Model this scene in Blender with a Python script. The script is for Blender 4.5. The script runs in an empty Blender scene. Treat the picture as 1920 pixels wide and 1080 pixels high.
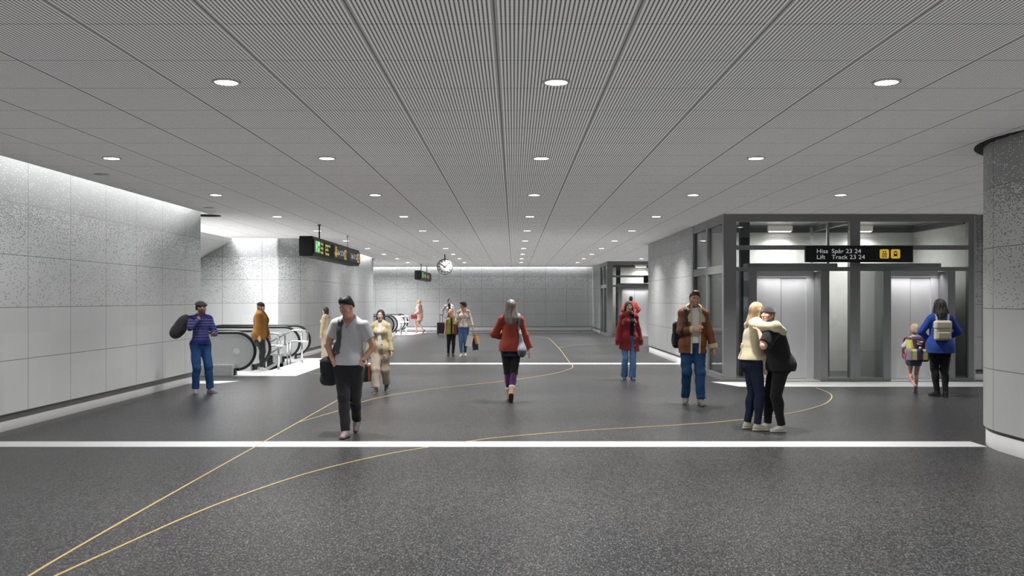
import bpy, bmesh, math, random
import numpy as np
from mathutils import Vector, Matrix
from concurrent.futures import ThreadPoolExecutor

C = bpy.context.scene.collection
R = math.radians
F, CX, CY, EYE, CEIL = 1700.0, 963.0, 562.0, 1.7, 3.5

def ground(px, py, z=0.0):
    """photo pixel on a horizontal plane -> world x, y"""
    d = F * (EYE - z) / (py - CY)
    return ((px - CX) / F * d, d)

# ------------------------------------------------------------------ materials
def new_mat(name):
    m = bpy.data.materials.new(name)
    m.use_nodes = True
    nt = m.node_tree
    nt.nodes.clear()
    out = nt.nodes.new('ShaderNodeOutputMaterial')
    return m, nt, out

def node(nt, kind, **kw):
    n = nt.nodes.new(kind)
    for k, v in kw.items():
        if k.startswith('in_'):
            n.inputs[k[3:].replace('_', ' ')].default_value = v
        else:
            setattr(n, k, v)
    return n

def math_n(nt, op, a, b=None, c=None):
    n = nt.nodes.new('ShaderNodeMath'); n.operation = op
    for i, v in enumerate((a, b, c)):
        if v is None: continue
        if isinstance(v, (int, float)): n.inputs[i].default_value = v
        else: nt.links.new(v, n.inputs[i])
    return n.outputs[0]

def mat(name, col, rough=0.5, metal=0.0, spec=0.5, noise=0.0, nscale=8.0, bump=0.0, bscale=60.0,
        emit=None, estr=0.0, coat=0.0, aniso=0.0):
    m, nt, out = new_mat(name)
    b = node(nt, 'ShaderNodeBsdfPrincipled')
    b.inputs['Roughness'].default_value = rough
    b.inputs['Metallic'].default_value = metal
    b.inputs['Specular IOR Level'].default_value = spec
    b.inputs['Coat Weight'].default_value = coat
    b.inputs['Anisotropic'].default_value = aniso
    tc = node(nt, 'ShaderNodeTexCoord')
    nz = node(nt, 'ShaderNodeTexNoise'); nz.inputs['Scale'].default_value = nscale
    nz.inputs['Detail'].default_value = 3
    nt.links.new(tc.outputs['Object'], nz.inputs['Vector'])
    mx = node(nt, 'ShaderNodeMix', data_type='RGBA')
    a = [max(0, c * (1 - noise)) for c in col[:3]] + [1]
    c2 = [min(1, c * (1 + noise)) for c in col[:3]] + [1]
    mx.inputs[6].default_value = a; mx.inputs[7].default_value = c2
    nt.links.new(nz.outputs['Fac'], mx.inputs[0])
    nt.links.new(mx.outputs[2], b.inputs['Base Color'])
    if bump:
        n2 = node(nt, 'ShaderNodeTexNoise'); n2.inputs['Scale'].default_value = bscale
        nt.links.new(tc.outputs['Object'], n2.inputs['Vector'])
        bp = node(nt, 'ShaderNodeBump'); bp.inputs['Strength'].default_value = bump
        bp.inputs['Distance'].default_value = 0.01
        nt.links.new(n2.outputs['Fac'], bp.inputs['Height'])
        nt.links.new(bp.outputs[0], b.inputs['Normal'])
    if emit:
        b.inputs['Emission Color'].default_value = (*emit[:3], 1)
        b.inputs['Emission Strength'].default_value = estr
    nt.links.new(b.outputs[0], out.inputs[0])
    return m

def mat_attr(name, rough=0.85, bump=0.25, bscale=220.0, spec=0.3, sheen=0.0, stretch=(1, 1, 1), noise=0.12, sss=0.0):
    """surface whose base colour is the mesh attribute 'Col' with a little weave noise"""
    m, nt, out = new_mat(name)
    b = node(nt, 'ShaderNodeBsdfPrincipled')
    b.inputs['Roughness'].default_value = rough
    b.inputs['Specular IOR Level'].default_value = spec
    b.inputs['Sheen Weight'].default_value = sheen
    at = node(nt, 'ShaderNodeAttribute', attribute_name='Col')
    tc = node(nt, 'ShaderNodeTexCoord')
    mp = node(nt, 'ShaderNodeMapping'); mp.inputs['Scale'].default_value = stretch
    nt.links.new(tc.outputs['Object'], mp.inputs[0])
    nz = node(nt, 'ShaderNodeTexNoise'); nz.inputs['Scale'].default_value = bscale
    nt.links.new(mp.outputs[0], nz.inputs['Vector'])
    f = math_n(nt, 'MULTIPLY_ADD', nz.outputs['Fac'], 2 * noise, 1 - noise)
    vm = node(nt, 'ShaderNodeVectorMath', operation='SCALE')
    nt.links.new(at.outputs['Color'], vm.inputs[0]); nt.links.new(f, vm.inputs['Scale'])
    nt.links.new(vm.outputs[0], b.inputs['Base Color'])
    if sss:
        b.inputs['Subsurface Weight'].default_value = sss
        b.inputs['Subsurface Radius'].default_value = (0.02, 0.008, 0.004)
        b.inputs['Subsurface Scale'].default_value = 0.4
    bp = node(nt, 'ShaderNodeBump'); bp.inputs['Strength'].default_value = bump
    bp.inputs['Distance'].default_value = 0.004
    nt.links.new(nz.outputs['Fac'], bp.inputs['Height'])
    nt.links.new(bp.outputs[0], b.inputs['Normal'])
    nt.links.new(b.outputs[0], out.inputs[0])
    return m

def mat_floor():
    m, nt, out = new_mat('dark_speckled_asphalt')
    b = node(nt, 'ShaderNodeBsdfPrincipled')
    geo = node(nt, 'ShaderNodeNewGeometry')
    mpf = node(nt, 'ShaderNodeMapping'); mpf.inputs['Scale'].default_value = (1.0, 0.42, 1.0)
    nt.links.new(geo.outputs['Position'], mpf.inputs[0])
    v = node(nt, 'ShaderNodeTexVoronoi'); v.inputs['Scale'].default_value = 150
    nt.links.new(mpf.outputs[0], v.inputs['Vector'])
    n = node(nt, 'ShaderNodeTexNoise'); n.inputs['Scale'].default_value = 85; n.inputs['Detail'].default_value = 4
    nt.links.new(mpf.outputs[0], n.inputs['Vector'])
    n3 = node(nt, 'ShaderNodeTexNoise'); n3.inputs['Scale'].default_value = 0.8; n3.inputs['Detail'].default_value = 3
    nt.links.new(geo.outputs['Position'], n3.inputs['Vector'])
    sep = node(nt, 'ShaderNodeSeparateColor'); nt.links.new(v.outputs['Color'], sep.inputs[0])
    x = math_n(nt, 'POWER', sep.outputs[0], 2.2)
    x = math_n(nt, 'MULTIPLY', x, math_n(nt, 'MULTIPLY_ADD', n.outputs['Fac'], 2.0, -0.25))
    cr = node(nt, 'ShaderNodeValToRGB')
    cr.color_ramp.elements[0].color = (0.020, 0.020, 0.021, 1); cr.color_ramp.elements[0].position = 0.0
    cr.color_ramp.elements[1].color = (0.30, 0.30, 0.30, 1); cr.color_ramp.elements[1].position = 1.0
    e = cr.color_ramp.elements.new(0.35); e.color = (0.075, 0.075, 0.077, 1)
    nt.links.new(x, cr.inputs[0])
    vm = node(nt, 'ShaderNodeVectorMath', operation='SCALE')
    nt.links.new(cr.outputs[0], vm.inputs[0])
    nt.links.new(math_n(nt, 'MULTIPLY_ADD', n3.outputs['Fac'], 0.3, 0.66), vm.inputs['Scale'])
    nt.links.new(vm.outputs[0], b.inputs['Base Color'])
    b.inputs['Roughness'].default_value = 0.34
    b.inputs['Specular IOR Level'].default_value = 0.35
    bp = node(nt, 'ShaderNodeBump'); bp.inputs['Strength'].default_value = 0.35; bp.inputs['Distance'].default_value = 0.004
    nt.links.new(n.outputs['Fac'], bp.inputs['Height']); nt.links.new(bp.outputs[0], b.inputs['Normal'])
    nt.links.new(b.outputs[0], out.inputs[0])
    return m

def frac_n(nt, v): return math_n(nt, 'FRACT', v)

def mat_ceiling():
    """slotted metal ceiling panels 0.9 m square; translucency added so light above brightens them"""
    m, nt, out = new_mat('slotted_ceiling_panels')
    geo = node(nt, 'ShaderNodeNewGeometry')
    sx = node(nt, 'ShaderNodeSeparateXYZ'); nt.links.new(geo.outputs['Position'], sx.inputs[0])
    p = 0.9 / 32
    ux = math_n(nt, 'MULTIPLY_ADD', sx.outputs[0], 1 / p, 0.122 / p + 400 * 32)
    uy = math_n(nt, 'MULTIPLY_ADD', sx.outputs[1], 1 / p, -5.919 / p + 400 * 32)
    fx = frac_n(nt, ux); fy = frac_n(nt, uy)
    hx = math_n(nt, 'LESS_THAN', math_n(nt, 'ABSOLUTE', math_n(nt, 'ADD', fx, -0.5)), 0.21)
    hy = math_n(nt, 'LESS_THAN', math_n(nt, 'ABSOLUTE', math_n(nt, 'ADD', fy, -0.5)), 0.42)
    hole = math_n(nt, 'MULTIPLY', hx, hy)
    # seams
    gx = frac_n(nt, math_n(nt, 'MULTIPLY', ux, 1 / 32)); gy = frac_n(nt, math_n(nt, 'MULTIPLY', uy, 1 / 32))
    bx = math_n(nt, 'ABSOLUTE', math_n(nt, 'ADD', gx, -0.5)); by = math_n(nt, 'ABSOLUTE', math_n(nt, 'ADD', gy, -0.5))
    rim = math_n(nt, 'GREATER_THAN', bx, 0.481)                     # plain rim beside each long seam
    hole = math_n(nt, 'MULTIPLY', hole, math_n(nt, 'SUBTRACT', 1.0, rim))
    seam = math_n(nt, 'GREATER_THAN', bx, 0.4935)
    seam2 = math_n(nt, 'GREATER_THAN', by, 0.496)
    dark = math_n(nt, 'MAXIMUM', hole, math_n(nt, 'MAXIMUM', math_n(nt, 'MAXIMUM', math_n(nt, 'MULTIPLY', seam, 0.9), math_n(nt, 'MULTIPLY', rim, 0.52)), math_n(nt, 'MULTIPLY', seam2, 0.8)))
    mx = node(nt, 'ShaderNodeMix', data_type='RGBA')
    mx.inputs[6].default_value = (0.80, 0.79, 0.79, 1); mx.inputs[7].default_value = (0.10, 0.10, 0.105, 1)
    nt.links.new(dark, mx.inputs[0])
    df = node(nt, 'ShaderNodeBsdfDiffuse'); tr = node(nt, 'ShaderNodeBsdfTranslucent')  # translucent share is added: unseen light above makes the panels glow
    nt.links.new(mx.outputs[2], df.inputs[0]); nt.links.new(mx.outputs[2], tr.inputs[0])
    ms = node(nt, 'ShaderNodeMixShader'); ms.inputs[0].default_value = 0.5
    nt.links.new(df.outputs[0], ms.inputs[1]); nt.links.new(tr.outputs[0], ms.inputs[2])
    nt.links.new(ms.outputs[0], out.inputs[0])
    return m

def mat_wall(name='perforated_wall_panels', pw=1.17, base=(0.66, 0.67, 0.67), metal=0.12, rough=0.38):
    """metal panels: UV = metres along the wall, metres up; perforation grows towards the top"""
    m, nt, out = new_mat(name)
    b = node(nt, 'ShaderNodeBsdfPrincipled')
    uv = node(nt, 'ShaderNodeUVMap')
    s = node(nt, 'ShaderNodeSeparateXYZ'); nt.links.new(uv.outputs[0], s.inputs[0])
    u, v = s.outputs[0], s.outputs[1]
    cw, chh = 0.0225, 0.0165
    cu = math_n(nt, 'MULTIPLY', u, 1 / cw); cv = math_n(nt, 'MULTIPLY', v, 1 / chh)
    co = node(nt, 'ShaderNodeCombineXYZ')
    nt.links.new(math_n(nt, 'FLOOR', cu), co.inputs[0]); nt.links.new(math_n(nt, 'FLOOR', cv), co.inputs[1])
    wn = node(nt, 'ShaderNodeTexWhiteNoise', noise_dimensions='2D'); nt.links.new(co.outputs[0], wn.inputs['Vector'])
    dens = node(nt, 'ShaderNodeValToRGB')
    el = dens.color_ramp.elements
    el[0].position = 0.0; el[0].color = (0, 0, 0, 1)
    el[1].position = 1.0; el[1].color = (0.97, 0.97, 0.97, 1)
    for pos, val in ((1.598, 0), (1.602, .07), (2.28, .10), (2.45, .17), (2.7, .33), (2.9, .62), (3.02, .92)):
        e = el.new(pos / 3.6); e.color = (val, val, val, 1)
    nt.links.new(math_n(nt, 'MULTIPLY', v, 1 / 3.6), dens.inputs[0])
    on = math_n(nt, 'LESS_THAN', wn.outputs['Value'], dens.outputs[0])
    du = math_n(nt, 'LESS_THAN', math_n(nt, 'ABSOLUTE', math_n(nt, 'ADD', frac_n(nt, cu), -0.5)), 0.39)
    dv = math_n(nt, 'LESS_THAN', math_n(nt, 'ABSOLUTE', math_n(nt, 'ADD', frac_n(nt, cv), -0.5)), 0.34)
    hole = math_n(nt, 'MULTIPLY', on, math_n(nt, 'MULTIPLY', du, dv))
    ju = math_n(nt, 'ABSOLUTE', math_n(nt, 'ADD', frac_n(nt, math_n(nt, 'MULTIPLY_ADD', u, 1 / pw, 200)), -0.5))
    jv = math_n(nt, 'ABSOLUTE', math_n(nt, 'ADD', frac_n(nt, math_n(nt, 'MULTIPLY_ADD', v, 1 / .69, -.22 / .69 + 20)), -0.5))
    joint = math_n(nt, 'MAXIMUM', math_n(nt, 'GREATER_THAN', ju, 0.5 - 0.0055 / pw), math_n(nt, 'GREATER_THAN', jv, 0.5 - 0.0045 / .69))
    dark = math_n(nt, 'MAXIMUM', math_n(nt, 'MULTIPLY', hole, 0.93), math_n(nt, 'MULTIPLY', joint, 0.8))
    # faint per-panel tone and brushed streaks
    pc = node(nt, 'ShaderNodeCombineXYZ')
    nt.links.new(math_n(nt, 'FLOOR', math_n(nt, 'MULTIPLY_ADD', u, 1 / pw, 200.5)), pc.inputs[0])
    nt.links.new(math_n(nt, 'FLOOR', math_n(nt, 'MULTIPLY_ADD', v, 1 / .69, -.22 / .69 + 20.5)), pc.inputs[1])
    pn = node(nt, 'ShaderNodeTexWhiteNoise', noise_dimensions='2D'); nt.links.new(pc.outputs[0], pn.inputs['Vector'])
    tone = math_n(nt, 'MULTIPLY_ADD', pn.outputs['Value'], 0.08, 0.96)
    vm = node(nt, 'ShaderNodeVectorMath', operation='SCALE'); vm.inputs[0].default_value = base
    nt.links.new(tone, vm.inputs['Scale'])
    mx = node(nt, 'ShaderNodeMix', data_type='RGBA'); mx.inputs[7].default_value = (0.045, 0.047, 0.05, 1)
    nt.links.new(dark, mx.inputs[0]); nt.links.new(vm.outputs[0], mx.inputs[6])
    nt.links.new(mx.outputs[2], b.inputs['Base Color'])
    nt.links.new(math_n(nt, 'MULTIPLY_ADD', dark, -metal, metal), b.inputs['Metallic'])
    st = node(nt, 'ShaderNodeTexNoise'); st.inputs['Scale'].default_value = 1.0
    mp = node(nt, 'ShaderNodeMapping'); mp.inputs['Scale'].default_value = (1.5, 40, 1)
    nt.links.new(uv.outputs[0], mp.inputs[0]); nt.links.new(mp.outputs[0], st.inputs['Vector'])
    nt.links.new(math_n(nt, 'MULTIPLY_ADD', st.outputs['Fac'], 0.12, rough - .06), b.inputs['Roughness'])
    nt.links.new(b.outputs[0], out.inputs[0])
    return m

def mat_glass():
    """thin clear pane: mostly transparent with fresnel reflection"""
    m, nt, out = new_mat('clear_glass')
    gl = node(nt, 'ShaderNodeBsdfGlossy'); gl.inputs['Roughness'].default_value = 0.02
    tr = node(nt, 'ShaderNodeBsdfTransparent'); tr.inputs[0].default_value = (0.90, 0.93, 0.93, 1)
    lw = node(nt, 'ShaderNodeLayerWeight'); lw.inputs['Blend'].default_value = 0.25
    f = math_n(nt, 'MULTIPLY_ADD', lw.outputs['Fresnel'], 0.8, 0.03)
    ms = node(nt, 'ShaderNodeMixShader')
    nt.links.new(f, ms.inputs[0]); nt.links.new(tr.outputs[0], ms.inputs[1]); nt.links.new(gl.outputs[0], ms.inputs[2])
    nt.links.new(ms.outputs[0], out.inputs[0])
    return m

MT = {}
MT['floor'] = mat_floor()
MT['ceiling'] = mat_ceiling()
MT['wall'] = mat_wall()
MT['glass'] = mat_glass()
MT['white_stone'] = mat('white_stone', (0.86, 0.86, 0.86), 0.45, noise=0.04, nscale=30)
MT['plinth'] = mat('pale_stone_plinth', (0.84, 0.84, 0.84), 0.5, noise=0.05, nscale=12)
MT['brass'] = mat('brass_inlay', (0.78, 0.60, 0.26), 0.35, 0.35, noise=0.1)
MT['frame'] = mat('grey_steel_frame', (0.26, 0.263, 0.267), 0.38, 0.15, noise=0.06, nscale=4)
MT['frame_dark'] = mat('dark_steel', (0.045, 0.046, 0.048), 0.45, 0.3, noise=0.06)
MT['brushed'] = mat('brushed_steel', (0.78, 0.78, 0.79), 0.36, 0.2, noise=0.04, nscale=3)
MT['chrome'] = mat('polished_steel', (0.80, 0.80, 0.80), 0.16, 1.0)
MT['concrete'] = mat('pale_concrete', (0.62, 0.61, 0.59), 0.8, noise=0.12, nscale=5, bump=0.1)
MT['black_sign'] = mat('black_sign', (0.012, 0.012, 0.013), 0.45, spec=0.3)
MT['sign_panel'] = mat('sign_panel', (0.018, 0.018, 0.019), 0.4, spec=0.3)
MT['dark_void'] = mat('near_black', (0.02, 0.02, 0.021), 0.8)
MT['rubber'] = mat('black_rubber', (0.012, 0.012, 0.013), 0.35)
MT['balustrade'] = mat('pale_balustrade', (0.60, 0.61, 0.61), 0.3, 0.15, noise=0.03)
MT['seamline'] = mat('grey_seam', (0.42, 0.43, 0.43), 0.5)
MT['step'] = mat('dark_step', (0.03, 0.03, 0.031), 0.6, noise=0.2)
MT['white_text'] = mat('white_letters', (0.85, 0.85, 0.87), 0.5, emit=(0.9, 0.9, 0.95), estr=0.25)
MT['yellow'] = mat('yellow_pictogram', (0.80, 0.54, 0.04), 0.4, emit=(0.85, 0.55, 0.05), estr=0.45)  # slight glow put into the colour to brighten the yellow
MT['yellow_lit'] = mat('amber_lit', (0.6, 0.36, 0.05), 0.4, emit=(0.75, 0.42, 0.05), estr=0.5)
MT['led'] = mat('amber_led', (0.2, 0.17, 0.05), 0.5, emit=(0.62, 0.55, 0.2), estr=0.9)
MT['green_lit'] = mat('green_lit_sign', (0.05, 0.5, 0.08), 0.4, emit=(0.07, 0.62, 0.10), estr=0.55)
MT['white_lit'] = mat('white_lit_symbol', (0.8, 0.8, 0.8), 0.4, emit=(0.85, 0.95, 0.85), estr=0.6)
MT['clock_face'] = mat('white_clock_face', (0.8, 0.8, 0.8), 0.4, emit=(0.9, 0.9, 0.9), estr=0.12)
MT['black'] = mat('matte_black', (0.012, 0.012, 0.012), 0.5)
MT['red'] = mat('red_paint', (0.5, 0.05, 0.04), 0.5)
MT['lamp'] = mat('lit_diffuser', (0.9, 0.9, 0.9), 0.4, emit=(1, 1, 0.99), estr=14)
MT['lamp_trim'] = mat('white_trim_ring', (0.75, 0.75, 0.75), 0.4)
MT['cove'] = mat('cove_tube', (0.9, 0.9, 0.9), 0.4, emit=(1, 1, 1), estr=16)
MT['cove_strong'] = mat('bright_cove_tube', (0.9, 0.9, 0.9), 0.4, emit=(1, 1, 1), estr=45)
MT['bulkhead'] = mat('bulkhead_lamp', (0.72, 0.66, 0.56), 0.5, emit=(1, .88, .7), estr=0.12)
MT['bulkhead_lens'] = mat('bulkhead_lens', (0.9, 0.85, 0.8), 0.5, emit=(1, .95, .88), estr=5)

# ------------------------------------------------------------------ mesh helpers
class MB:
    """collects shapes into one mesh object"""
    def __init__(self): self.bm = bmesh.new(); self.mi = 0
    def _faces(self, vs, faces, smooth=False):
        bv = [self.bm.verts.new(v) for v in vs]
        for f in faces:
            try:
                fc = self.bm.faces.new([bv[i] for i in f]); fc.material_index = self.mi; fc.smooth = smooth
            except ValueError: pass
        return self
    def box(self, x0, x1, y0, y1, z0, z1, bev=0.0, M=None):
        vs = [(x, y, z) for x in (x0, x1) for y in (y0, y1) for z in (z0, z1)]
        if M is not None: vs = [M @ Vector(v) for v in vs]
        fs = [(0, 1, 3, 2), (4, 6, 7, 5), (0, 4, 5, 1), (2, 3, 7, 6), (0, 2, 6, 4), (1, 5, 7, 3)]
        if bev:
            n0 = len(self.bm.verts)
            bv = [self.bm.verts.new(v) for v in vs]
            ff = []
            for f in fs:
                fc = self.bm.faces.new([bv[i] for i in f]); fc.material_index = self.mi; ff.append(fc)
            es = list({e for f in ff for e in f.edges})
            r = bmesh.ops.bevel(self.bm, geom=es, offset=bev, segments=2, affect='EDGES', profile=0.5)
            for f in r['faces']: f.material_index = self.mi
            return self
        return self._faces(vs, fs)
    def prism(self, pts, axis, a0, a1, M=None):
        """extrude 2-D outline; axis 'x': pts are (y,z); 'y': (x,z); 'z': (x,y)"""
        def p3(p, a):
            v = {'x': (a, p[0], p[1]), 'y': (p[0], a, p[1]), 'z': (p[0], p[1], a)}[axis]
            return M @ Vector(v) if M is not None else v
        n = len(pts)
        vs = [p3(p, a0) for p in pts] + [p3(p, a1) for p in pts]
        fs = [tuple(range(n)), tuple(range(2 * n - 1, n - 1, -1))]
        fs += [(i, i + n, (i + 1) % n + n, (i + 1) % n) for i in range(n)]
        return self._faces(vs, fs)
    def tube(self, path, r, n=10, closed=False, flat=1.0, smooth=True, wide=None):
        P = [Vector(p) for p in path]; m = len(P); rings = []
        up = Vector((0, 0, 1)); prevu = None
        for i in range(m):
            if closed: t = P[(i + 1) % m] - P[i - 1]
            else: t = P[min(i + 1, m - 1)] - P[max(i - 1, 0)]
            t.normalize()
            if wide is not None:
                wv = Vector(wide); u = (wv - t * t.dot(wv)).normalized()
            elif prevu is None:
                a = up if abs(t.z) < .9 else Vector((1, 0, 0))
                u = t.cross(a).normalized()
            else:
                u = (prevu - t * prevu.dot(t)).normalized()
            prevu = u
            w = t.cross(u)
            rr = r[i] if isinstance(r, (list, tuple)) else r
            rings.append([P[i] + (u * math.cos(2 * math.pi * k / n) + w * math.sin(2 * math.pi * k / n) * flat) * rr for k in range(n)])
        vs = [v for ring in rings for v in ring]; fs = []
        for i in range(m if closed else m - 1):
            j = (i + 1) % m
            for k in range(n):
                fs.append((i * n + k, i * n + (k + 1) % n, j * n + (k + 1) % n, j * n + k))
        if not closed:
            fs.append(tuple(range(n - 1, -1, -1))); fs.append(tuple((m - 1) * n + k for k in range(n)))
        return self._faces(vs, fs, smooth)
    def cyl(self, p, q, r, n=20, smooth=True): return self.tube([p, q], r, n, smooth=smooth)
    def lathe(self, prof, c=(0, 0, 0), n=32, M=None):
        vs, fs = [], []
        for (r, z) in prof:
            for k in range(n):
                a = 2 * math.pi * k / n
                v = Vector((c[0] + r * math.cos(a), c[1] + r * math.sin(a), c[2] + z))
                vs.append(M @ v if M is not None else v)
        for i in range(len(prof) - 1):
            for k in range(n):
                fs.append((i * n + k, i * n + (k + 1) % n, (i + 1) * n + (k + 1) % n, (i + 1) * n + k))
        return self._faces(vs, fs, True)
    def ball(self, c, r, M=None, n=14, m=9):
        vs, fs = [], []
        rr = (r, r, r) if isinstance(r, (int, float)) else r
        for i in range(m + 1):
            th = math.pi * i / m
            for k in range(n):
                ph = 2 * math.pi * k / n
                v = Vector((rr[0] * math.sin(th) * math.cos(ph), rr[1] * math.sin(th) * math.sin(ph), rr[2] * math.cos(th)))
                vs.append((M @ v if M is not None else v) + Vector(c))
        for i in range(m):
            for k in range(n):
                fs.append((i * n + k, i * n + (k + 1) % n, (i + 1) * n + (k + 1) % n, (i + 1) * n + k))
        r_ = self._faces(vs, fs, True)
        return r_
    def build(self, name, mats, parent=None, recalc=True):
        me = bpy.data.meshes.new(name)
        bmesh.ops.remove_doubles(self.bm, verts=self.bm.verts, dist=1e-6)
        if recalc: bmesh.ops.recalc_face_normals(self.bm, faces=self.bm.faces)
        self.bm.to_mesh(me); self.bm.free()
        for m in (mats if isinstance(mats, (list, tuple)) else [mats]): me.materials.append(m)
        o = bpy.data.objects.new(name, me); C.objects.link(o)
        if parent is not None: o.parent = parent
        return o

def tag(o, label=None, cat=None, group=None, kind=None):
    if label: o['label'] = label
    if cat: o['category'] = cat
    if group: o['group'] = group
    if kind: o['kind'] = kind
    return o

def empty(name, loc=(0, 0, 0), rz=0.0, label=None, cat=None, group=None):
    o = bpy.data.objects.new(name, None); C.objects.link(o)
    o.location = loc; o.rotation_euler = (0, 0, rz); o.empty_display_size = 0.1
    return tag(o, label, cat, group)

def copy_tree(o, parent=None):
    c = o.copy(); C.objects.link(c)
    if parent is not None: c.parent = parent
    for ch in list(o.children): copy_tree(ch, c)
    return c

def text(name, body, size, mt, parent, loc, rot, extr=0.001, align='LEFT', sx=1.0):
    cu = bpy.data.curves.new(name, 'FONT'); cu.body = body; cu.size = size; cu.extrude = extr
    cu.align_x = align; cu.materials.append(mt)
    tmp = bpy.data.objects.new(name, cu); C.objects.link(tmp)
    bpy.context.view_layer.update()
    me = bpy.data.meshes.new_from_object(tmp.evaluated_get(bpy.context.evaluated_depsgraph_get()))
    bpy.data.objects.remove(tmp); bpy.data.curves.remove(cu)
    o = bpy.data.objects.new(name, me); C.objects.link(o)
    o.location = loc; o.rotation_euler = rot; o.scale = (sx, 1, 1)
    if parent is not None: o.parent = parent
    return o

def rounded(x0, x1, y0, y1, r, n=5):
    pts = []
    for cx, cy, a0 in ((x1 - r, y1 - r, 0), (x0 + r, y1 - r, 90), (x0 + r, y0 + r, 180), (x1 - r, y0 + r, 270)):
        for k in range(n + 1):
            a = R(a0 + 90 * k / n); pts.append((cx + r * math.cos(a), cy + r * math.sin(a)))
    return pts

def struct(o): return tag(o, kind='structure')
# ------------------------------------------------------------------ the setting
def rects(name, lst, z, m, thick=0.0):
    b = MB()
    for (x0, x1, y0, y1) in lst:
        if thick: b.box(x0, x1, y0, y1, z - thick, z)
        else: b._faces([(x0, y0, z), (x1, y0, z), (x1, y1, z), (x0, y1, z)], [(0, 1, 2, 3)])
    return struct(b.build(name, m, recalc=False))

YB = -12.0       # the hall goes on behind the camera
rects('floor', [(-6.7, 16, YB, 20.2), (-16, -6.7, 18.9, 20.2), (-4.85, 16, 20.2, 26.4),
                (-16, 16, 26.4, 50.2)], 0.0, MT['floor'], 0.3)
rects('ceiling', [(-6.40, 16, YB, 19.12), (-16, 16, 19.12, 26.55), (-6.05, 16, 26.55, 40.62), (-16, 16, 40.62, 49.85)], CEIL, MT['ceiling'])

def wall(name, path, z0=0.22, z1=3.88, u0=0.0, m=None):
    """path of (x, y) corners -> upright panelled wall; UV in metres"""
    me = bpy.data.meshes.new(name); bm = bmesh.new(); uvl = bm.loops.layers.uv.new('UVMap')
    u = -u0; prev = None; cols = []
    for p in path:
        if prev: u += math.hypot(p[0] - prev[0], p[1] - prev[1])
        prev = p
        cols.append((bm.verts.new((p[0], p[1], z0)), bm.verts.new((p[0], p[1], z1)), u))
    for a, b in zip(cols[:-1], cols[1:]):
        f = bm.faces.new((a[0], b[0], b[1], a[1])); f.smooth = True
        for l, (uu, vv) in zip(f.loops, ((a[2], z0), (b[2], z0), (b[2], z1), (a[2], z1))): l[uvl].uv = (uu, vv)
    bm.to_mesh(me); bm.free(); me.materials.append(m or MT['wall'])
    o = bpy.data.objects.new(name, me); C.objects.link(o)
    return struct(o)

def arc(cx, cy, r, a0, a1, n=14):
    return [(cx + r * math.cos(R(a0 + (a1 - a0) * k / n)), cy + r * math.sin(R(a0 + (a1 - a0) * k / n))) for k in range(n + 1)]

def plinth(name, path, off=0.05, zs=0.125):
    """recessed pale base under the panels: path is the panel line, recess to its left-hand side (sign of off)"""
    pts = [Vector((p[0], p[1])) for p in path]; q = []
    for i, p in enumerate(pts):
        t = (pts[min(i + 1, len(pts) - 1)] - pts[max(i - 1, 0)]).normalized()
        q.append(p + Vector((-t.y, t.x)) * off)
    q2 = [p + (w - p) * 0.5 for p, w in zip(q, pts)]
    b = MB(); n = len(q)
    vs = [(p.x, p.y, z) for p in q2 for z in (0.0, zs)]
    b._faces(vs, [(2 * i, 2 * i + 2, 2 * i + 3, 2 * i + 1) for i in range(n - 1)], True)
    vs = [(p.x, p.y, zs) for p in q2] + [(p.x, p.y, zs) for p in q]
    b._faces(vs, [(i, i + 1, n + i + 1, n + i) for i in range(n - 1)])
    b.mi = 1  # grey upper band: shade under the panels put into the colour
    vs = [(p.x, p.y, z) for p in q for z in (zs, 0.22)]
    b._faces(vs, [(2 * i, 2 * i + 2, 2 * i + 3, 2 * i + 1) for i in range(n - 1)], True)
    # underside of the panels
    vs = [(p.x, p.y, 0.221) for p in pts] + [(p.x, p.y, 0.221) for p in q]
    b._faces(vs, [(i, i + 1, n + i + 1, n + i) for i in range(n - 1)])
    return struct(b.build(name, [MT['plinth'], MT['frame']], recalc=False))

P_left = [(-6.55, YB), (-6.55, 18.96)] + arc(-6.63, 18.96, .08, 0, 90, 5) + [(-16, 19.04)]
wall('wall_left', P_left, u0=(18.67 - YB) - 0.585)
plinth('baseboard_left', [(-6.55, YB), (-6.55, 18.96), (-6.62, 19.04), (-16, 19.04)], 0.05)
P_hall = [(-16, 26.7), (-7.0, 26.7)] + arc(-7.0, 27.5, .8, -90, 0, 16) + [(-6.2, 40.0)] + arc(-6.7, 40.0, .5, 0, 90, 10) + [(-16, 40.5)]
wall('wall_hall', P_hall, u0=0.4)
plinth('baseboard_hall', P_hall, 0.05)
P_back = [(-16, 50.0), (4.35, 50.0)]
wall('wall_back', P_back, u0=0.2)
plinth('baseboard_back', P_back, 0.05, .20)
P_end = [(4.35, 50.0), (4.35, 45.5)]
wall('wall_end', P_end, u0=0)
plinth('baseboard_end', P_end, 0.05)
P_right = [(16, 29.9), (4.87, 29.9)] + arc(4.87, 29.4, .5, 90, 180, 10) + [(4.37, 22.25)]
wall('wall_right', P_right, u0=0.25)
plinth('baseboard_right', P_right, 0.05, .18)
P_col = [(16, 11.6), (6.92, 11.6)] + arc(6.92, 10.1, 1.5, 90, 180, 24) + [(5.42, YB)]
wall('wall_column', P_col, u0=0.74)
plinth('baseboard_column', P_col, 0.05, .18)
P_side = [(9.62, 19.2), (16, 19.2)]
wall('wall_beside_lift', P_side, u0=0.3)
plinth('baseboard_beside_lift', P_side, 0.05)
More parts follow.
